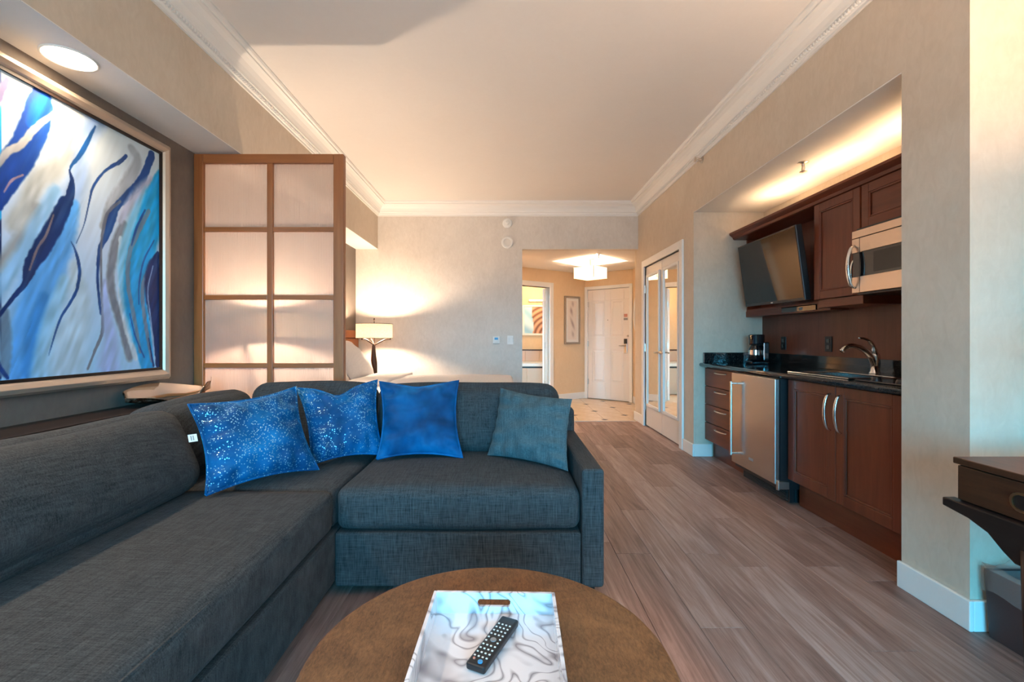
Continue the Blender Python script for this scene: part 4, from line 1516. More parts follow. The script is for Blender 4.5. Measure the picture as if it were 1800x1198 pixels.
# back frames
MB().box(-1.88, -1.74, -0.45, 2.92, 0.065, 0.70).build('back_frame', 'sofa_fabric', sofa, bevel=0.03, seg=4)
MB().box(-1.738, 0.425, 2.80, 2.925, 0.05, 0.70).build('back_frame', 'sofa_fabric', sofa, bevel=0.03, seg=4)
MB().box(0.330, 0.427, FY - 0.010, 2.90, 0.05, 0.563).build('arm', 'sofa_fabric', sofa, bevel=0.016, seg=3)
MB().box(-1.80, FX, -0.56, -0.452, 0.065, 0.563).build('arm', 'sofa_fabric', sofa, bevel=0.016, seg=3)


def lean(axis, deg):
    return Matrix.Rotation(math.radians(deg), 3, axis)


def back_cushion(half, center, rot, seed, bulge):
    cushion_mesh(half, 0.085, bulge, 20, rot=rot, center=center, wob=0.005, seed=seed).build('back_cushion', 'sofa_fabric', sofa, smooth=True)


# left wing: long cushion, then the corner one
back_cushion((0.165, 0.95, 0.182), (-1.475, 1.01, 0.622), lean('Y', -24), 11, (0.055, 0.0, 0.012))
back_cushion((0.115, 0.37, 0.190), (-1.565, 2.345, 0.638), lean('Y', -20), 12, (0.035, 0.0, 0.010))
# right wing: two cushions against the back
back_cushion((0.365, 0.105, 0.210), (-1.125, 2.685, 0.655), lean('X', -13), 13, (0.0, 0.035, 0.012))
back_cushion((0.535, 0.105, 0.206), (-0.215, 2.685, 0.650), lean('X', -13), 14, (0.0, 0.035, 0.014))
for lx, ly in ((FX - 0.09, 1.80), (FX - 0.09, -0.40), (-1.84, -0.40), (-1.84, 2.84), (0.36, 2.02), (0.36, 2.84)):
    MB().box(lx - 0.03, lx + 0.03, ly - 0.03, ly + 0.03, 0, 0.066).build('leg', 'espresso', sofa, bevel=0.004)


# ------------------------------------------------------------------ throw pillows
def throw_pillow(c, thick, mat, label, seed, pinch=0.13, piping=True, tagp=False, chop=0.0):
    mb, e, n = pillow_mesh(*c, thick, 34, pinch, seed, 0.010, chop)
    o = thing('throw_pillow', tuple((Vector(c[0]) + Vector(c[1])) / 2), label, 'pillow', 'throw pillows on the sofa')
    mb.build('cover', mat, o, smooth=True)
    if piping:
        MB().tube(e, 0.0065, 6).build('piping', mat, o, smooth=True)
    if tagp:
        a = Vector(c[3]).lerp(Vector(c[0]), 0.42)
        u = (Vector(c[0]) - Vector(c[1])).normalized()
        w = (Vector(c[3]) - Vector(c[0])).normalized()
        g = MB()
        p = a - u * 0.008
        vs = [p, p + u * 0.032, p + u * 0.032 + w * 0.032, p + w * 0.032]
        vs = vs + [v + n * 0.001 for v in vs]
        g.add(vs, [(0, 1, 2, 3), (4, 5, 6, 7), (0, 1, 5, 4), (1, 2, 6, 5), (2, 3, 7, 6), (3, 0, 4, 7)])
        g.build('sewn_tag', 'plastic_white', o)
        h = MB()
        for kx in (0.012, 0.020):
            q = p + u * kx + w * 0.006 + n * 0.0015
            h.add([q, q + u * 0.004, q + u * 0.004 + w * 0.02, q + w * 0.02], [(0, 1, 2, 3)])
        h.build('tag_print', 'grey_print', o)
    return o


throw_pillow(((-1.205, 1.83, 0.500), (-0.905, 2.20, 0.497), (-1.075, 2.33, 0.880), (-1.345, 1.93, 0.848)), 0.15, 'blue_sequin_velvet',
             'large blue velvet pillow with silver flecks in the sofa corner', 31, tagp=True)
throw_pillow(((-0.975, 2.27, 0.497), (-0.66, 2.46, 0.500), (-0.735, 2.60, 0.890), (-1.12, 2.44, 0.862)), 0.13, 'blue_sequin_velvet',
             'creased blue velvet pillow with flecks between two other blue pillows', 32, chop=0.12)
throw_pillow(((-0.672, 2.375, 0.500), (-0.228, 2.40, 0.500), (-0.268, 2.585, 0.888), (-0.712, 2.57, 0.884)), 0.14, 'blue_velvet',
             'plain royal blue velvet pillow at the middle of the sofa back', 33, chop=0.03)
throw_pillow(((-0.10, 2.45, 0.500), (0.300, 2.19, 0.490), (0.345, 2.36, 0.815), (-0.03, 2.58, 0.850)), 0.13, 'teal_pillow_fabric',
             'grey teal woven pillow leaning on the sofa arm', 34, 0.08, False)

# ------------------------------------------------------------------ round table, tray, remote
TC, TR_, TH = Vector((-0.035, 0.955, 0)), 0.385, 0.46
tb_ = thing('coffee_table', (TC.x, TC.y, 0), 'round brown leather-topped coffee table in front of the sofa', 'table')
MB().lathe([(TR_ - 0.010, TH - 0.045), (TR_, TH - 0.035), (TR_, TH - 0.010), (TR_ - 0.004, TH - 0.003), (TR_ - 0.012, TH), (0.002, TH)], (TC.x, TC.y, 0), 96).build('top', 'table_leather', tb_, smooth=False, bevel=0.0)
MB().lathe([(TR_ - 0.04, 0.30), (TR_ - 0.03, TH - 0.045)], (TC.x, TC.y, 0), 64).build('apron', 'espresso', tb_)
for a in (45, 135, 225, 315):
    c, s = math.cos(math.radians(a)), math.sin(math.radians(a))
    MB().tube([(TC.x + c * 0.33, TC.y + s * 0.33, 0), (TC.x + c * 0.31, TC.y + s * 0.31, 0.32)], [0.016, 0.024]).build('leg', 'espresso', tb_)

tray = thing('serving_tray', (-0.034, 0.865, TH + 0.001), 'white tray with grey marbled swirls on the round table', 'tray', rot=(0, 0, math.radians(-1.5)))
TWX, TWY, TT, THH = 0.146, 0.235, 0.008, 0.058
MB().box(-TWX + TT, TWX - TT, -TWY + TT, TWY - TT, 0, 0.008).build('bottom', 'marbled_lacquer', tray, local=True)
MB().box(-TWX, -TWX + TT, -TWY, TWY, 0, THH).build('side', 'marbled_lacquer', tray, local=True, bevel=0.0015)
MB().box(TWX - TT, TWX, -TWY, TWY, 0, THH).build('side', 'marbled_lacquer', tray, local=True, bevel=0.0015)
for s in (-1, 1):
    m = MB()
    y0, y1 = sorted((s * TWY, s * (TWY - TT)))
    hw, z0, z1 = 0.039, 0.025, 0.043
    m.box(-TWX + TT, TWX - TT, y0, y1, 0, z0).box(-TWX + TT, TWX - TT, y0, y1, z1, THH)
    m.box(-TWX + TT, -hw, y0, y1, z0, z1).box(hw, TWX - TT, y0, y1, z0, z1)
    for e in (-1, 1):
        pts = [(e * hw, z0), (e * (hw - 0.004), z0), (e * hw, z0 + 0.004)]
        m.prism(pts, y0, y1, 'y')
        m.prism([(e * hw, z1), (e * hw, z1 - 0.004), (e * (hw - 0.004), z1)], y0, y1, 'y')
    m.build('handle_wall', 'marbled_lacquer', tray, local=True)

rem = thing('remote_control', (-0.025, 0.975, TH + 0.010), 'black television remote lying askew on the tray', 'remote', rot=(0, 0, math.radians(-25)))
MB().box(-0.0215, 0.0215, -0.085, 0.085, 0.0, 0.016).build('body', 'black_plastic', rem, local=True, bevel=0.005, seg=3)
m = MB()
for r_ in range(10):
    for c_ in range(4):
        if r_ in (4, 5) and c_ in (1, 2):
            continue
        y = 0.052 - r_ * 0.0125
        x_ = -0.0135 + c_ * 0.009
        m.box(x_ - 0.0019, x_ + 0.0019, y - 0.0014, y + 0.0014, 0.016, 0.0175)
bt_ = m.build('button_grid', 'mat_board', rem, local=True)
bt_['kind'] = 'stuff'
MB().lathe([(0.0065, 0.016), (0.0065, 0.0175), (0.005, 0.0178)], (0, -0.0035, 0), 18).build('navigation_ring', 'grey_print', rem, local=True)
MB().lathe([(0.005, 0.016), (0.005, 0.0182)], (0.006, -0.074, 0), 14).build('blue_button', 'blue_print', rem, local=True)
MB().lathe([(0.0025, 0.016), (0.0025, 0.0182)], (-0.010, -0.070, 0), 10).build('red_button', 'notice_red', rem, local=True)

# ------------------------------------------------------------------ kitchenette
CT, CTX = 0.895, 1.868                    # counter height and front edge
KX = 1.905                                # plane of the base cabinet fronts
UX = 2.18                                 # plane of the upper cabinet fronts

bsp = MB().box(NX - 0.012, NX - 0.0005, NY0 + 0.001, NY1 - 0.001, CT, 1.45).build('trim_10', 'backsplash_wood')
tag(bsp, 'brown wood panel on the wall above the granite', 'wall panel', kind='structure')

ct = thing('countertop', (2.17, 3.2, 0.86), 'black polished granite countertop of the kitchenette', 'countertop')
HX0, HX1, HY0, HY1 = 1.985, 2.275, 2.63, 3.10
m = MB().box(CTX, HX0, NY0 + 0.002, NY1 - 0.002, CT - 0.035, CT).box(HX1, NX - 0.013, NY0 + 0.002, NY1 - 0.002, CT - 0.035, CT)
m.box(HX0, HX1, NY0 + 0.002, HY0, CT - 0.035, CT).box(HX0, HX1, HY1, NY1 - 0.002, CT - 0.035, CT)
m.build('slab', 'black_granite', ct)
MB().tube([(CTX + 0.002, NY0 + 0.002, CT - 0.0175), (CTX + 0.002, NY1 - 0.002, CT - 0.0175)], 0.0175, 14).build('bullnose', 'black_granite', ct, smooth=True)
MB().box(NX - 0.034, NX - 0.0125, NY0 + 0.002, NY1 - 0.024, CT, CT + 0.098).build('backsplash', 'black_granite', ct, bevel=0.003)
MB().box(CTX + 0.02, NX - 0.013, NY1 - 0.022, NY1 - 0.001, CT, CT + 0.098).build('side_splash', 'black_granite', ct, bevel=0.003)


def bow_handle(parent, a, b, out, rise=0.030, r=0.0062, mat='nickel'):
    a, b, out = Vector(a), Vector(b), Vector(out)
    c = (a + b) / 2
    pts = [a, a.lerp(b, 0.06) + out * rise * 0.55, a.lerp(b, 0.25) + out * rise * 0.92, c + out * rise * 1.05, a.lerp(b, 0.75) + out * rise * 0.92, a.lerp(b, 0.94) + out * rise * 0.55, b]
    n = 4
    pts = smooth_path(pts, n)
    rs = [r * (0.85 + 0.45 * math.sin(math.pi * i / (len(pts) - 1))) for i in range(len(pts))]
    return MB().tube(pts, rs, 10, flat=0.75).build('handle', mat, parent, smooth=True)


def shaker(y0, y1, z0, z1, x, name, parent, mat='cherry', st=0.062, t=0.020):
    """framed cabinet door facing -x: a recessed field inside a moulded frame"""
    d = MB().box(x, x + t, y0, y0 + st, z0, z1).box(x, x + t, y1 - st, y1, z0, z1).box(x, x + t, y0 + st, y1 - st, z0, z0 + st).box(x, x + t, y0 + st, y1 - st, z1 - st, z1)
    d = d.build(name, mat, parent, bevel=0.003)
    a, b, c, e = y0 + st, y1 - st, z0 + st, z1 - st
    MB().box(x + 0.009, x + t - 0.001, a, b, c, e).build('field', mat, d)
    k = 0.012
    mo = MB()
    for (p, q, u, w) in ((a, a + k, c, e), (b - k, b, c, e)):
        mo.box(x + 0.001, x + 0.0095, p, q, u, w)
    mo.box(x + 0.001, x + 0.0095, a + k, b - k, c, c + k).box(x + 0.001, x + 0.0095, a + k, b - k, e - k, e)
    mo.build('moulding', mat, d, bevel=0.004)
    return d


# drawer unit
dr = thing('drawer_cabinet', (2.17, 4.03, 0), 'cherry four-drawer base cabinet at the far end of the kitchenette', 'cabinet')
DY0_, DY1_ = 3.715, NY1 - 0.004
MB().box(KX + 0.021, NX - 0.002, DY0_, DY1_, 0.165, CT - 0.036).build('body', 'cherry', dr)
MB().box(1.985, NX - 0.002, DY0_, DY1_, 0.0, 0.164).build('plinth', 'cherry_cross', dr)
dz = (CT - 0.045 - 0.165) / 4
for i in range(4):
    z0 = 0.165 + dz * i
    d = MB().box(KX, KX + 0.020, DY0_ + 0.003, DY1_ - 0.003, z0 + 0.003, z0 + dz - 0.003).build('drawer', 'cherry_cross', dr, bevel=0.004)
    bow_handle(d, (KX, 3.93, z0 + dz - 0.035), (KX, 4.13, z0 + dz - 0.035), (-1, 0, 0), 0.028)

# fridge
fr = thing('mini_fridge', (2.15, 3.40, 0), 'stainless steel undercounter fridge with a long bar handle', 'fridge')
RY0, RY1 = 3.085, 3.705
MB().box(1.866, NX - 0.004, RY0 + 0.008, RY1 - 0.008, 0.10, CT - 0.040).build('body', 'black_plastic', fr)
MB().box(1.832, 1.864, RY0 + 0.012, RY1 - 0.012, 0.135, CT - 0.044).build('door', 'fridge_steel', fr, bevel=0.004)
MB().box(1.93, 1.96, RY0 + 0.01, RY1 - 0.01, 0.012, 0.100).build('kick_grille', 'black_plastic', fr)
for i in range(7):
    MB().box(1.922, 1.930, RY0 + 0.03, RY1 - 0.03, 0.020 + i * 0.011, 0.025 + i * 0.011).build('grille_slat', 'grey_rubber', fr)
hnd = MB().box(1.778, 1.790, RY1 - 0.110, RY1 - 0.088, 0.205, 0.790)
hnd.box(1.788, 1.832, RY1 - 0.107, RY1 - 0.091, 0.215, 0.229).box(1.788, 1.832, RY1 - 0.107, RY1 - 0.091, 0.766, 0.780)
hnd.build('handle', 'chrome', fr, bevel=0.004)
MB().box(1.840, 1.915, RY0 - 0.014, RY0 + 0.011, 0.108, 0.160).lathe([(0.012, 0.100), (0.012, 0.165)], (1.848, RY0 + 0.004, 0), 12).build('hinge_bracket', 'nickel', fr, bevel=0.003)
MB().box(1.8305, 1.8325, 3.37, 3.43, 0.215, 0.235).build('badge', 'grey_print', fr)
for yy in (RY0 + 0.06, RY1 - 0.06):
    MB().lathe([(0.018, 0), (0.018, 0.10)], (2.0, yy, 0), 12).build('foot', 'black_plastic', fr)

# sink cabinet with two doors
sk = thing('sink_cabinet', (2.17, 2.6, 0), 'cherry two-door sink base cabinet with curved steel handles', 'cabinet')
MB().box(KX + 0.021, NX - 0.014, NY0 + 0.004, 3.075, 0.175, 0.60).box(KX + 0.021, 1.96, NY0 + 0.004, 3.075, 0.60, CT - 0.036).box(2.36, NX - 0.014, NY0 + 0.004, 3.075, 0.60, CT - 0.036).box(1.96, 2.36, 3.055, 3.075, 0.60, CT - 0.036).build('body', 'cherry', sk)
MB().box(1.985, NX - 0.014, NY0 + 0.004, 3.075, 0.0, 0.174).build('plinth', 'cherry_cross', sk)
MB().box(KX, KX + 0.02, NY0 + 0.004, 2.175, 0.178, CT - 0.042).build('filler', 'cherry', sk)
da = shaker(2.632, 3.072, 0.180, CT - 0.042, KX, 'door', sk)
db = shaker(2.180, 2.626, 0.180, CT - 0.042, KX, 'door', sk)
bow_handle(da, (KX, 2.672, 0.590), (KX, 2.672, 0.805), (-1, 0, 0), 0.036, 0.008, 'chrome')
bow_handle(db, (KX, 2.586, 0.590), (KX, 2.586, 0.805), (-1, 0, 0), 0.036, 0.008, 'chrome')

# sink + faucet
si = thing('sink', (2.19, 2.86, CT), 'stainless drop-in sink in the granite counter', 'sink')
SX0, SX1, SY0, SY1 = 1.945, 2.425, 2.585, 3.145
m = MB()
z0, z1 = CT + 0.001, CT + 0.008
m.box(SX0, HX0 + 0.008, SY0, SY1, z0, z1).box(HX1 - 0.008, SX1, SY0, SY1, z0, z1).box(HX0 + 0.008, HX1 - 0.008, SY0, HY0 + 0.008, z0, z1).box(HX0 + 0.008, HX1 - 0.008, HY1 - 0.008, SY1, z0, z1)
m.build('rim', 'chrome', si, bevel=0.003)
m = MB()
bx0, bx1, by0, by1, bz = HX0 + 0.006, HX1 - 0.006, HY0 + 0.006, HY1 - 0.006, CT - 0.17
m.box(bx0, bx1, by0, by1, bz - 0.004, bz).box(bx0 - 0.003, bx0, by0, by1, bz, CT).box(bx1, bx1 + 0.003, by0, by1, bz, CT).box(bx0, bx1, by0 - 0.003, by0, bz, CT).box(bx0, bx1, by1, by1 + 0.003, bz, CT)
m.build('bowl', 'chrome', si)
MB().lathe([(0.04, bz), (0.038, bz + 0.003), (0.02, bz + 0.001)], ((bx0 + bx1) / 2, (by0 + by1) / 2, 0), 20).build('drain', 'nickel', si)

fa = thing('faucet', (2.36, 2.91, CT + 0.008), 'arched chrome kitchen faucet with a swept lever', 'faucet')
fx, fy, fz = 2.36, 2.91, CT + 0.0085
MB().lathe([(0.032, 0), (0.032, 0.006), (0.026, 0.014), (0.023, 0.05)], (fx, fy, fz), 20).build('base', 'chrome', fa, smooth=True)
MB().tube(smooth_path([(fx, fy, fz + 0.03), (fx - 0.022, fy, fz + 0.10), (fx - 0.075, fy, fz + 0.155), (fx - 0.14, fy, fz + 0.178), (fx - 0.185, fy, fz + 0.168), (fx - 0.212, fy, fz + 0.142)], 6),
          [0.019] * 7 + [0.017] * 8 + [0.015] * 8 + [0.014] * 4 + [0.015] * 4, 14).build('spout', 'chrome', fa, smooth=True)
MB().tube(smooth_path([(fx + 0.004, fy, fz + 0.03), (fx + 0.008, fy, fz + 0.09), (fx + 0.004, fy, fz + 0.135)], 6), [0.024] * 5 + [0.022] * 5 + [0.021, 0.017, 0.010], 14).build('body', 'chrome', fa, smooth=True)
MB().tube(smooth_path([(fx + 0.004, fy, fz + 0.125), (fx - 0.012, fy, fz + 0.180), (fx - 0.050, fy, fz + 0.218), (fx - 0.105, fy, fz + 0.228)], 6), [0.015] * 4 + [0.011] * 6 + [0.008] * 5 + [0.006] * 3 + [0.004], 12).build('lever', 'chrome', fa, smooth=True)

# cooktop
ck_ = thing('cooktop', (2.15, 2.32, CT), 'black glass two-burner cooktop at the near end of the counter', 'cooktop')
MB().box(1.93, 2.40, 2.11, 2.52, CT + 0.0005, CT + 0.009).build('glass', 'black_gloss', ck_, bevel=0.003)
for y in (2.21, 2.42):
    MB().lathe([(0.085, CT + 0.0092), (0.085, CT + 0.0098), (0.080, CT + 0.0098), (0.080, CT + 0.0092)], (2.24, y, 0), 32, cap=False).build('burner_ring', 'grey_print', ck_)
for y in (2.26, 2.41):
    MB().lathe([(0.024, CT + 0.009), (0.023, CT + 0.018), (0.018, CT + 0.030), (0.010, CT + 0.032)], (1.965, y, 0), 18).build('knob', 'black_plastic', ck_, smooth=False)

# coffee maker
cm = thing('coffee_maker', (2.27, 4.12, CT), 'small black coffee maker with a steel band on the counter', 'coffee maker')
cx, cy = 2.27, 4.12
MB().box(cx - 0.075, cx + 0.085, cy - 0.065, cy + 0.065, CT, CT + 0.03).build('base', 'black_gloss', cm, bevel=0.012, seg=3)
MB().box(cx + 0.03, cx + 0.085, cy - 0.06, cy + 0.06, CT + 0.03, CT + 0.20).build('column', 'black_gloss', cm, bevel=0.010)
MB().lathe([(0.060, CT + 0.175), (0.066, CT + 0.185), (0.066, CT + 0.262), (0.058, CT + 0.268)], (cx, cy, 0), 28).build('brew_head', 'black_gloss', cm)
MB().lathe([(0.046, CT + 0.031), (0.056, CT + 0.05), (0.056, CT + 0.13), (0.040, CT + 0.165), (0.040, CT + 0.172)], (cx - 0.01, cy, 0), 28).build('carafe', 'black_gloss', cm, smooth=True)
MB().lathe([(0.0575, CT + 0.085), (0.0575, CT + 0.128)], (cx - 0.01, cy, 0), 28, cap=False).build('steel_band', 'chrome', cm, smooth=True)


def outlet(y, z, label):
    o = thing('wall_outlet', (NX - 0.012, y, z), label, 'outlet', 'black outlets above the counter')
    MB().box(NX - 0.020, NX - 0.0125, y - 0.036, y + 0.036, z - 0.058, z + 0.058).build('plate', 'black_plastic', o, bevel=0.003)
    for k in (-0.024, 0.024):
        MB().box(NX - 0.0225, NX - 0.019, y - 0.017, y + 0.017, z + k - 0.016, z + k + 0.016).build('socket', 'black_gloss', o, bevel=0.004)


outlet(4.02, 1.085, 'black wall outlet behind the coffee maker')
outlet(3.46, 1.085, 'black wall outlet between coffee maker and faucet')

# upper cabinets
UZ0, UZ1 = 1.400, 2.065
uc = thing('tv_cabinet', (2.3, 3.8, 1.34), 'open cherry wall cabinet holding the television', 'cabinet')
TY0_, TY1_ = 3.225, NY1 - 0.003
MB().box(NX - 0.034, NX - 0.013, TY0_, TY1_, UZ0 - 0.06, UZ1).build('back_panel', 'cherry', uc)
MB().box(2.305, NX - 0.035, TY1_ - 0.018, TY1_, UZ0, UZ1).build('side_panel', 'cherry', uc)
MB().box(2.305, NX - 0.035, TY0_, TY1_, UZ0 - 0.016, UZ0 - 0.001).build('shelf', 'cherry_cross', uc)
for a, b in ((TY0_, 3.36), (3.80, TY1_)):
    MB().box(2.300, 2.318, a, b, UZ0 - 0.060, UZ0 - 0.017).build('lip', 'cherry_cross', uc)
MB().box(2.300, NX - 0.035, TY0_, TY1_, UZ0 - 0.070, UZ0 - 0.0605).build('bottom', 'cherry_cross', uc)
mbx = thing('media_box', (2.36, 3.58, 1.34), 'slim black media box in the slot under the television', 'media box')
MB().box(2.296, 2.42, 3.37, 3.79, UZ0 - 0.060, UZ0 - 0.022).build('case', 'black_gloss', mbx, bevel=0.002)
MB().box(2.2945, 2.2965, 3.52, 3.56, UZ0 - 0.052, UZ0 - 0.030).build('display', 'grey_print', mbx)

tc = thing('wall_cabinet', (2.3, 3.01, 1.34), 'tall cherry wall cabinet between television and microwave', 'cabinet')
MB().box(UX + 0.021, NX - 0.013, 2.800, 3.222, UZ0, UZ1).build('body', 'cherry', tc)
d = shaker(2.803, 3.219, UZ0, UZ1 - 0.002, UX, 'door', tc, st=0.055)
bow_handle(d, (UX, 2.835, 1.44), (UX, 2.835, 1.62), (-1, 0, 0), 0.030, 0.007, 'chrome')
MB().box(UX + 0.020, NX - 0.013, 2.802, 3.200, UZ0 - 0.058, UZ0 - 0.001).build('light_rail', 'cherry_cross', tc, bevel=0.003)
mcab = thing('wall_cabinet', (2.3, 2.43, 1.8), 'short cherry wall cabinet above the microwave', 'cabinet')
MB().box(UX + 0.021, NX - 0.013, NY0 + 0.004, 2.797, 1.80, UZ1).build('body', 'cherry', mcab)
d = shaker(NY0 + 0.02, 2.790, 1.802, UZ1 - 0.002, UX, 'door', mcab, 'cherry_cross', st=0.055)
bow_handle(d, (UX, 2.22, 1.838), (UX, 2.43, 1.838), (-1, 0, 0), 0.028, 0.008, 'chrome')

cw = thing('cabinet_cornice', (2.3, 3.2, UZ1), 'dark cherry cornice running along the top of the wall cabinets', 'cornice')
prof = [(NX - 0.013, UZ1 + 0.001), (UX + 0.01, UZ1 + 0.001), (UX - 0.002, UZ1 + 0.006), (UX - 0.010, UZ1 + 0.024), (UX - 0.034, UZ1 + 0.044), (UX - 0.040, UZ1 + 0.050), (UX - 0.040, UZ1 + 0.066), (UX - 0.02, UZ1 + 0.066), (UX + 0.03, UZ1 + 0.020), (NX - 0.013, UZ1 + 0.020)]
MB().prism(prof, NY0 + 0.003, NY1 - 0.003, 'y').build('moulding', 'cherry_cross', cw)

sl = thing('cabinet_light', (2.24, 3.2, UZ1 + 0.022), 'hidden warm strip light on top of the wall cabinets', 'light')
MB().box(2.22, 2.26, 2.2, 4.2, UZ1 + 0.021, UZ1 + 0.036).build('channel', 'nickel', sl)
MB().box(2.225, 2.255, 2.22, 4.18, UZ1 + 0.0365, UZ1 + 0.040).build('lens', 'strip_glow', sl)
for y in (2.45, 3.05, 3.65):
    lamp_light('strip_lamp', 'AREA', (2.235, y, UZ1 + 0.06), 1.15, (1.0, 0.64, 0.36), sl, spread=math.radians(120), shape='RECTANGLE', size=0.03, size_y=0.5, rot=(math.pi, 0, 0))

# microwave
mw = thing('microwave', (2.28, 2.43, 1.40), 'stainless over-counter microwave with dark window', 'microwave')
WX, WY0, WY1, WZ0, WZ1 = 2.105, NY0 + 0.006, 2.768, 1.402, 1.792
MB().box(WX + 0.03, NX - 0.014, WY0, WY1, WZ0, WZ1).build('body', 'black_plastic', mw)
MB().box(WX, WX + 0.029, WY0, WY1, WZ1 - 0.062, WZ1 - 0.018).build('vent_panel', 'microwave_steel', mw, bevel=0.002)
m = MB().box(WX, WX + 0.029, WY0, WY1, WZ0, WZ0 + 0.095).box(WX, WX + 0.029, WY0, WY1, WZ1 - 0.150, WZ1 - 0.066)
m.build('door', 'microwave_steel', mw, bevel=0.002)
MB().box(WX + 0.004, WX + 0.029, WY0, WY1 - 0.004, WZ0 + 0.096, WZ1 - 0.151).build('window', 'black_gloss', mw)
MB().box(WX + 0.002, WX + 0.0039, WY0 + 0.05, WY1 - 0.16, WZ0 + 0.11, WZ1 - 0.165).build('window_mesh', 'tv_screen', mw)
MB().box(WX - 0.0008, WX + 0.0005, WY1 - 0.062, WY1 - 0.059, WZ0 + 0.002, WZ1 - 0.067).build('seam', 'black_plastic', mw)
bow_handle(mw, (WX, WY1 - 0.022, WZ0 + 0.03), (WX, WY1 - 0.022, WZ1 - 0.105), (-1, 0, 0), 0.040, 0.010, 'chrome')
MB().box(WX + 0.02, NX - 0.02, WY0 + 0.01, WY1 - 0.02, WZ0 - 0.012, WZ0 - 0.0005).build('underside', 'black_plastic', mw)

# television on a tilting arm
tv = thing('television', (2.132, 3.706, 1.679), 'flat black television tilted down on the kitchenette wall', 'television')
tv.rotation_euler = Euler((math.radians(0.75), math.radians(-7.9), math.radians(-2.4)), 'XYZ')
TWd, THd = 0.88, 0.547
MB().box(0.0, 0.045, -TWd / 2, TWd / 2, -THd / 2, THd / 2).build('housing', 'black_plastic', tv, local=True, bevel=0.004)
MB().box(-0.0012, 0.0, -TWd / 2 + 0.012, TWd / 2 - 0.012, -THd / 2 + 0.022, THd / 2 - 0.012).build('screen', 'tv_screen', tv, local=True)
MB().box(-0.0012, 0.0, -0.016, 0.016, -THd / 2 + 0.006, -THd / 2 + 0.014).build('badge', 'chrome', tv, local=True)
MB().box(0.046, 0.070, -0.12, 0.12, -0.12, 0.12).tube([(0.065, 0, 0), (0.20, 0, 0.02), (0.29, 0.02, 0.05)], 0.018).build('mount_arm', 'black_plastic', tv, local=True)

# ------------------------------------------------------------------ desk, bin and desk lamp at the right edge
dk = thing('desk', (1.7, 0.7, 0), 'dark campaign desk with recessed brass drawer pull', 'desk')
DX0, DX1, DKY0, DKY1, DT = 1.392, 2.00, -0.10, 1.418, 0.762
MB().box(DX0, DX1, DKY0, DKY1, DT - 0.020, DT).build('top', 'desk_wood', dk, bevel=0.003)
MB().box(DX0 + 0.022, DX1, DKY0 + 0.004, DKY1 - 0.004, DT - 0.132, DT - 0.0205).build('case', 'espresso', dk)
for a, b in ((0.93, 1.408), (0.42, 0.92), (-0.09, 0.41)):
    d = MB().box(DX0 + 0.006, DX0 + 0.0215, a, b, DT - 0.128, DT - 0.024).build('drawer', 'desk_wood', dk, bevel=0.002)
    yc = (a + b) / 2 + (0.02 if a > 0.9 else 0)
    cxz = DT - 0.078

    def stad(hw, r, n=10):
        return [(yc + hw + r * math.cos(t), cxz + r * math.sin(t)) for t in np.linspace(-math.pi / 2, math.pi / 2, n)] + [(yc - hw + r * math.cos(t), cxz + r * math.sin(t)) for t in np.linspace(math.pi / 2, 1.5 * math.pi, n)]
    o1, o2 = stad(0.045, 0.027), stad(0.045, 0.020)
    n_ = len(o1)
    vs = [(DX0 + 0.002, *p) for p in o1] + [(DX0 + 0.002, *p) for p in o2] + [(DX0 + 0.0062, *p) for p in o1] + [(DX0 + 0.0062, *p) for p in o2]
    fs = []
    for i in range(n_):
        j = (i + 1) % n_
        fs += [(i, j, n_ + j, n_ + i), (i, j, 2 * n_ + j, 2 * n_ + i), (n_ + i, n_ + j, 3 * n_ + j, 3 * n_ + i)]
    MB().add(vs, fs).build('pull_ring', 'brass', d)
    MB().prism(stad(0.044, 0.0195), DX0 + 0.0045, DX0 + 0.0058, 'x').build('pull_recess', 'espresso', d)
# under-rail with curved brackets running into the legs
rail = [(1.440, DT - 0.132), (1.440, DT - 0.158), (1.36, DT - 0.170), (1.305, DT - 0.190), (1.265, DT - 0.225), (1.235, DT - 0.245), (1.17, DT - 0.245),
        (1.13, DT - 0.215), (1.08, DT - 0.185), (1.0, DT - 0.168), (0.0, DT - 0.168), (-0.12, DT - 0.158), (-0.12, DT - 0.132)]
for xa in (DX0 - 0.012, DX1 - 0.05):
    MB().prism(rail, xa, xa + 0.04, 'x').build('rail', 'espresso', dk, bevel=0.004)
for (lx, ly) in ((DX0 + 0.008, 1.20), (DX0 + 0.008, 0.05), (DX1 - 0.03, 1.20), (DX1 - 0.03, 0.05)):
    MB().tube([(lx, ly, DT - 0.20 if ly > 1 else DT - 0.15), (lx, ly, 0.3), (lx, ly, 0.0)], [0.030, 0.024, 0.016], 14).build('leg', 'espresso', dk, smooth=True)

bn = thing('waste_bin', (1.91, 1.55, 0), 'dark brown waste bin with clear liner beside the desk', 'bin')


def tub(x0, x1, y0, y1, z0, z1, tp, th):
    m = MB()

    def rect(k, z, ins):
        return [(x0 - k + ins, y0 - k + ins, z), (x1 + k - ins, y0 - k + ins, z), (x1 + k - ins, y1 + k - ins, z), (x0 - k + ins, y1 + k - ins, z)]
    vs = rect(0, z0, 0) + rect(tp, z1, 0) + rect(tp, z1, th) + rect(0, z0 + th, th)
    fs = [(0, 1, 2, 3), (12, 13, 14, 15)]
    for r in range(3):
        for i in range(4):
            j = (i + 1) % 4
            fs.append((r * 4 + i, r * 4 + j, r * 4 + 4 + j, r * 4 + 4 + i))
    return m.add(vs, fs)


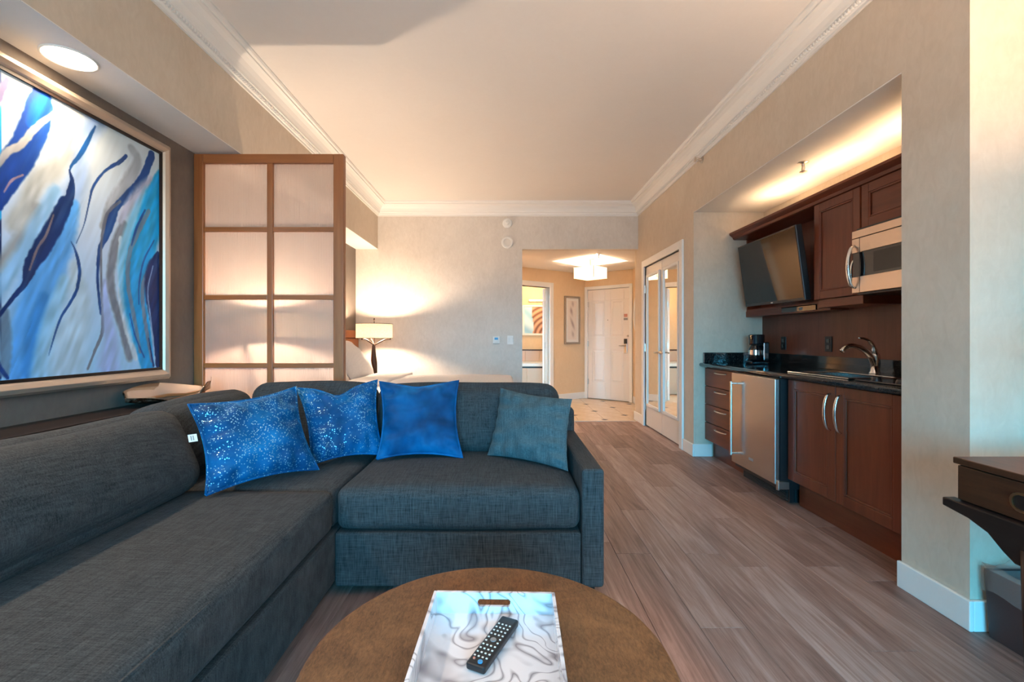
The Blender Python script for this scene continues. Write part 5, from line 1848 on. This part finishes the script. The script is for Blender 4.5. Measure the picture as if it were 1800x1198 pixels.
tub(1.832, 1.985, 1.33, 1.725, 0.0, 0.255, 0.010, 0.006).build('bucket', 'bin_brown', bn, bevel=0.002)
# liner: sags inside, folds out over the rim and hangs down a little
lm = MB()
nseg = 56
ringz = [(-0.020, 0.12), (-0.010, 0.20), (-0.004, 0.262), (0.004, 0.270), (0.006, 0.250), (0.007, 0.205), (0.008, 0.165)]
vs = []
for ri, (off, z) in enumerate(ringz):
    for i in range(nseg):
        a = 2 * math.pi * i / nseg
        ca, sa = math.cos(a), math.sin(a)
        hx, hy = 0.0765 + 0.0095 * z / 0.255 + off, 0.1975 + 0.0095 * z / 0.255 + off
        k = 1 / max(abs(ca), abs(sa))
        px_, py_ = 1.9085 + hx * ca * k, 1.5275 + hy * sa * k
        zz_ = z + (0.012 * math.sin(5 * a + 1) + 0.006 * math.sin(11 * a) if ri in (3, 6) else 0) * (1 if ri == 3 else 1.3)
        vs.append((px_, py_, zz_))
fs = [(r * nseg + i, r * nseg + (i + 1) % nseg, (r + 1) * nseg + (i + 1) % nseg, (r + 1) * nseg + i) for r in range(len(ringz) - 1) for i in range(nseg)]
lm.add(vs, fs).build('liner', 'clear_liner', bn, smooth=True)

dl = thing('desk_lamp', (1.80, 0.62, DT), 'desk lamp with a linen drum shade on the campaign desk', 'lamp')
lx, ly = 1.80, 0.62
MB().lathe([(0.08, DT), (0.08, DT + 0.012), (0.02, DT + 0.025), (0.03, DT + 0.12), (0.018, DT + 0.26), (0.010, DT + 0.34)], (lx, ly, 0), 24).build('base', 'dark_bronze', dl, smooth=True)
MB().lathe([(0.16, DT + 0.33), (0.14, DT + 0.53), (0.137, DT + 0.53), (0.157, DT + 0.33)], (lx, ly, 0), 40, cap=False).build('shade', 'lamp_shade', dl, smooth=True)
MB().tube([(lx, ly, DT + 0.34), (lx, ly, DT + 0.55)], 0.005).build('rod', 'dark_bronze', dl)
lamp_light('desk_bulb', 'POINT', (lx, ly, DT + 0.43), 160, (1.0, 0.70, 0.48), dl, shadow_soft_size=0.04)
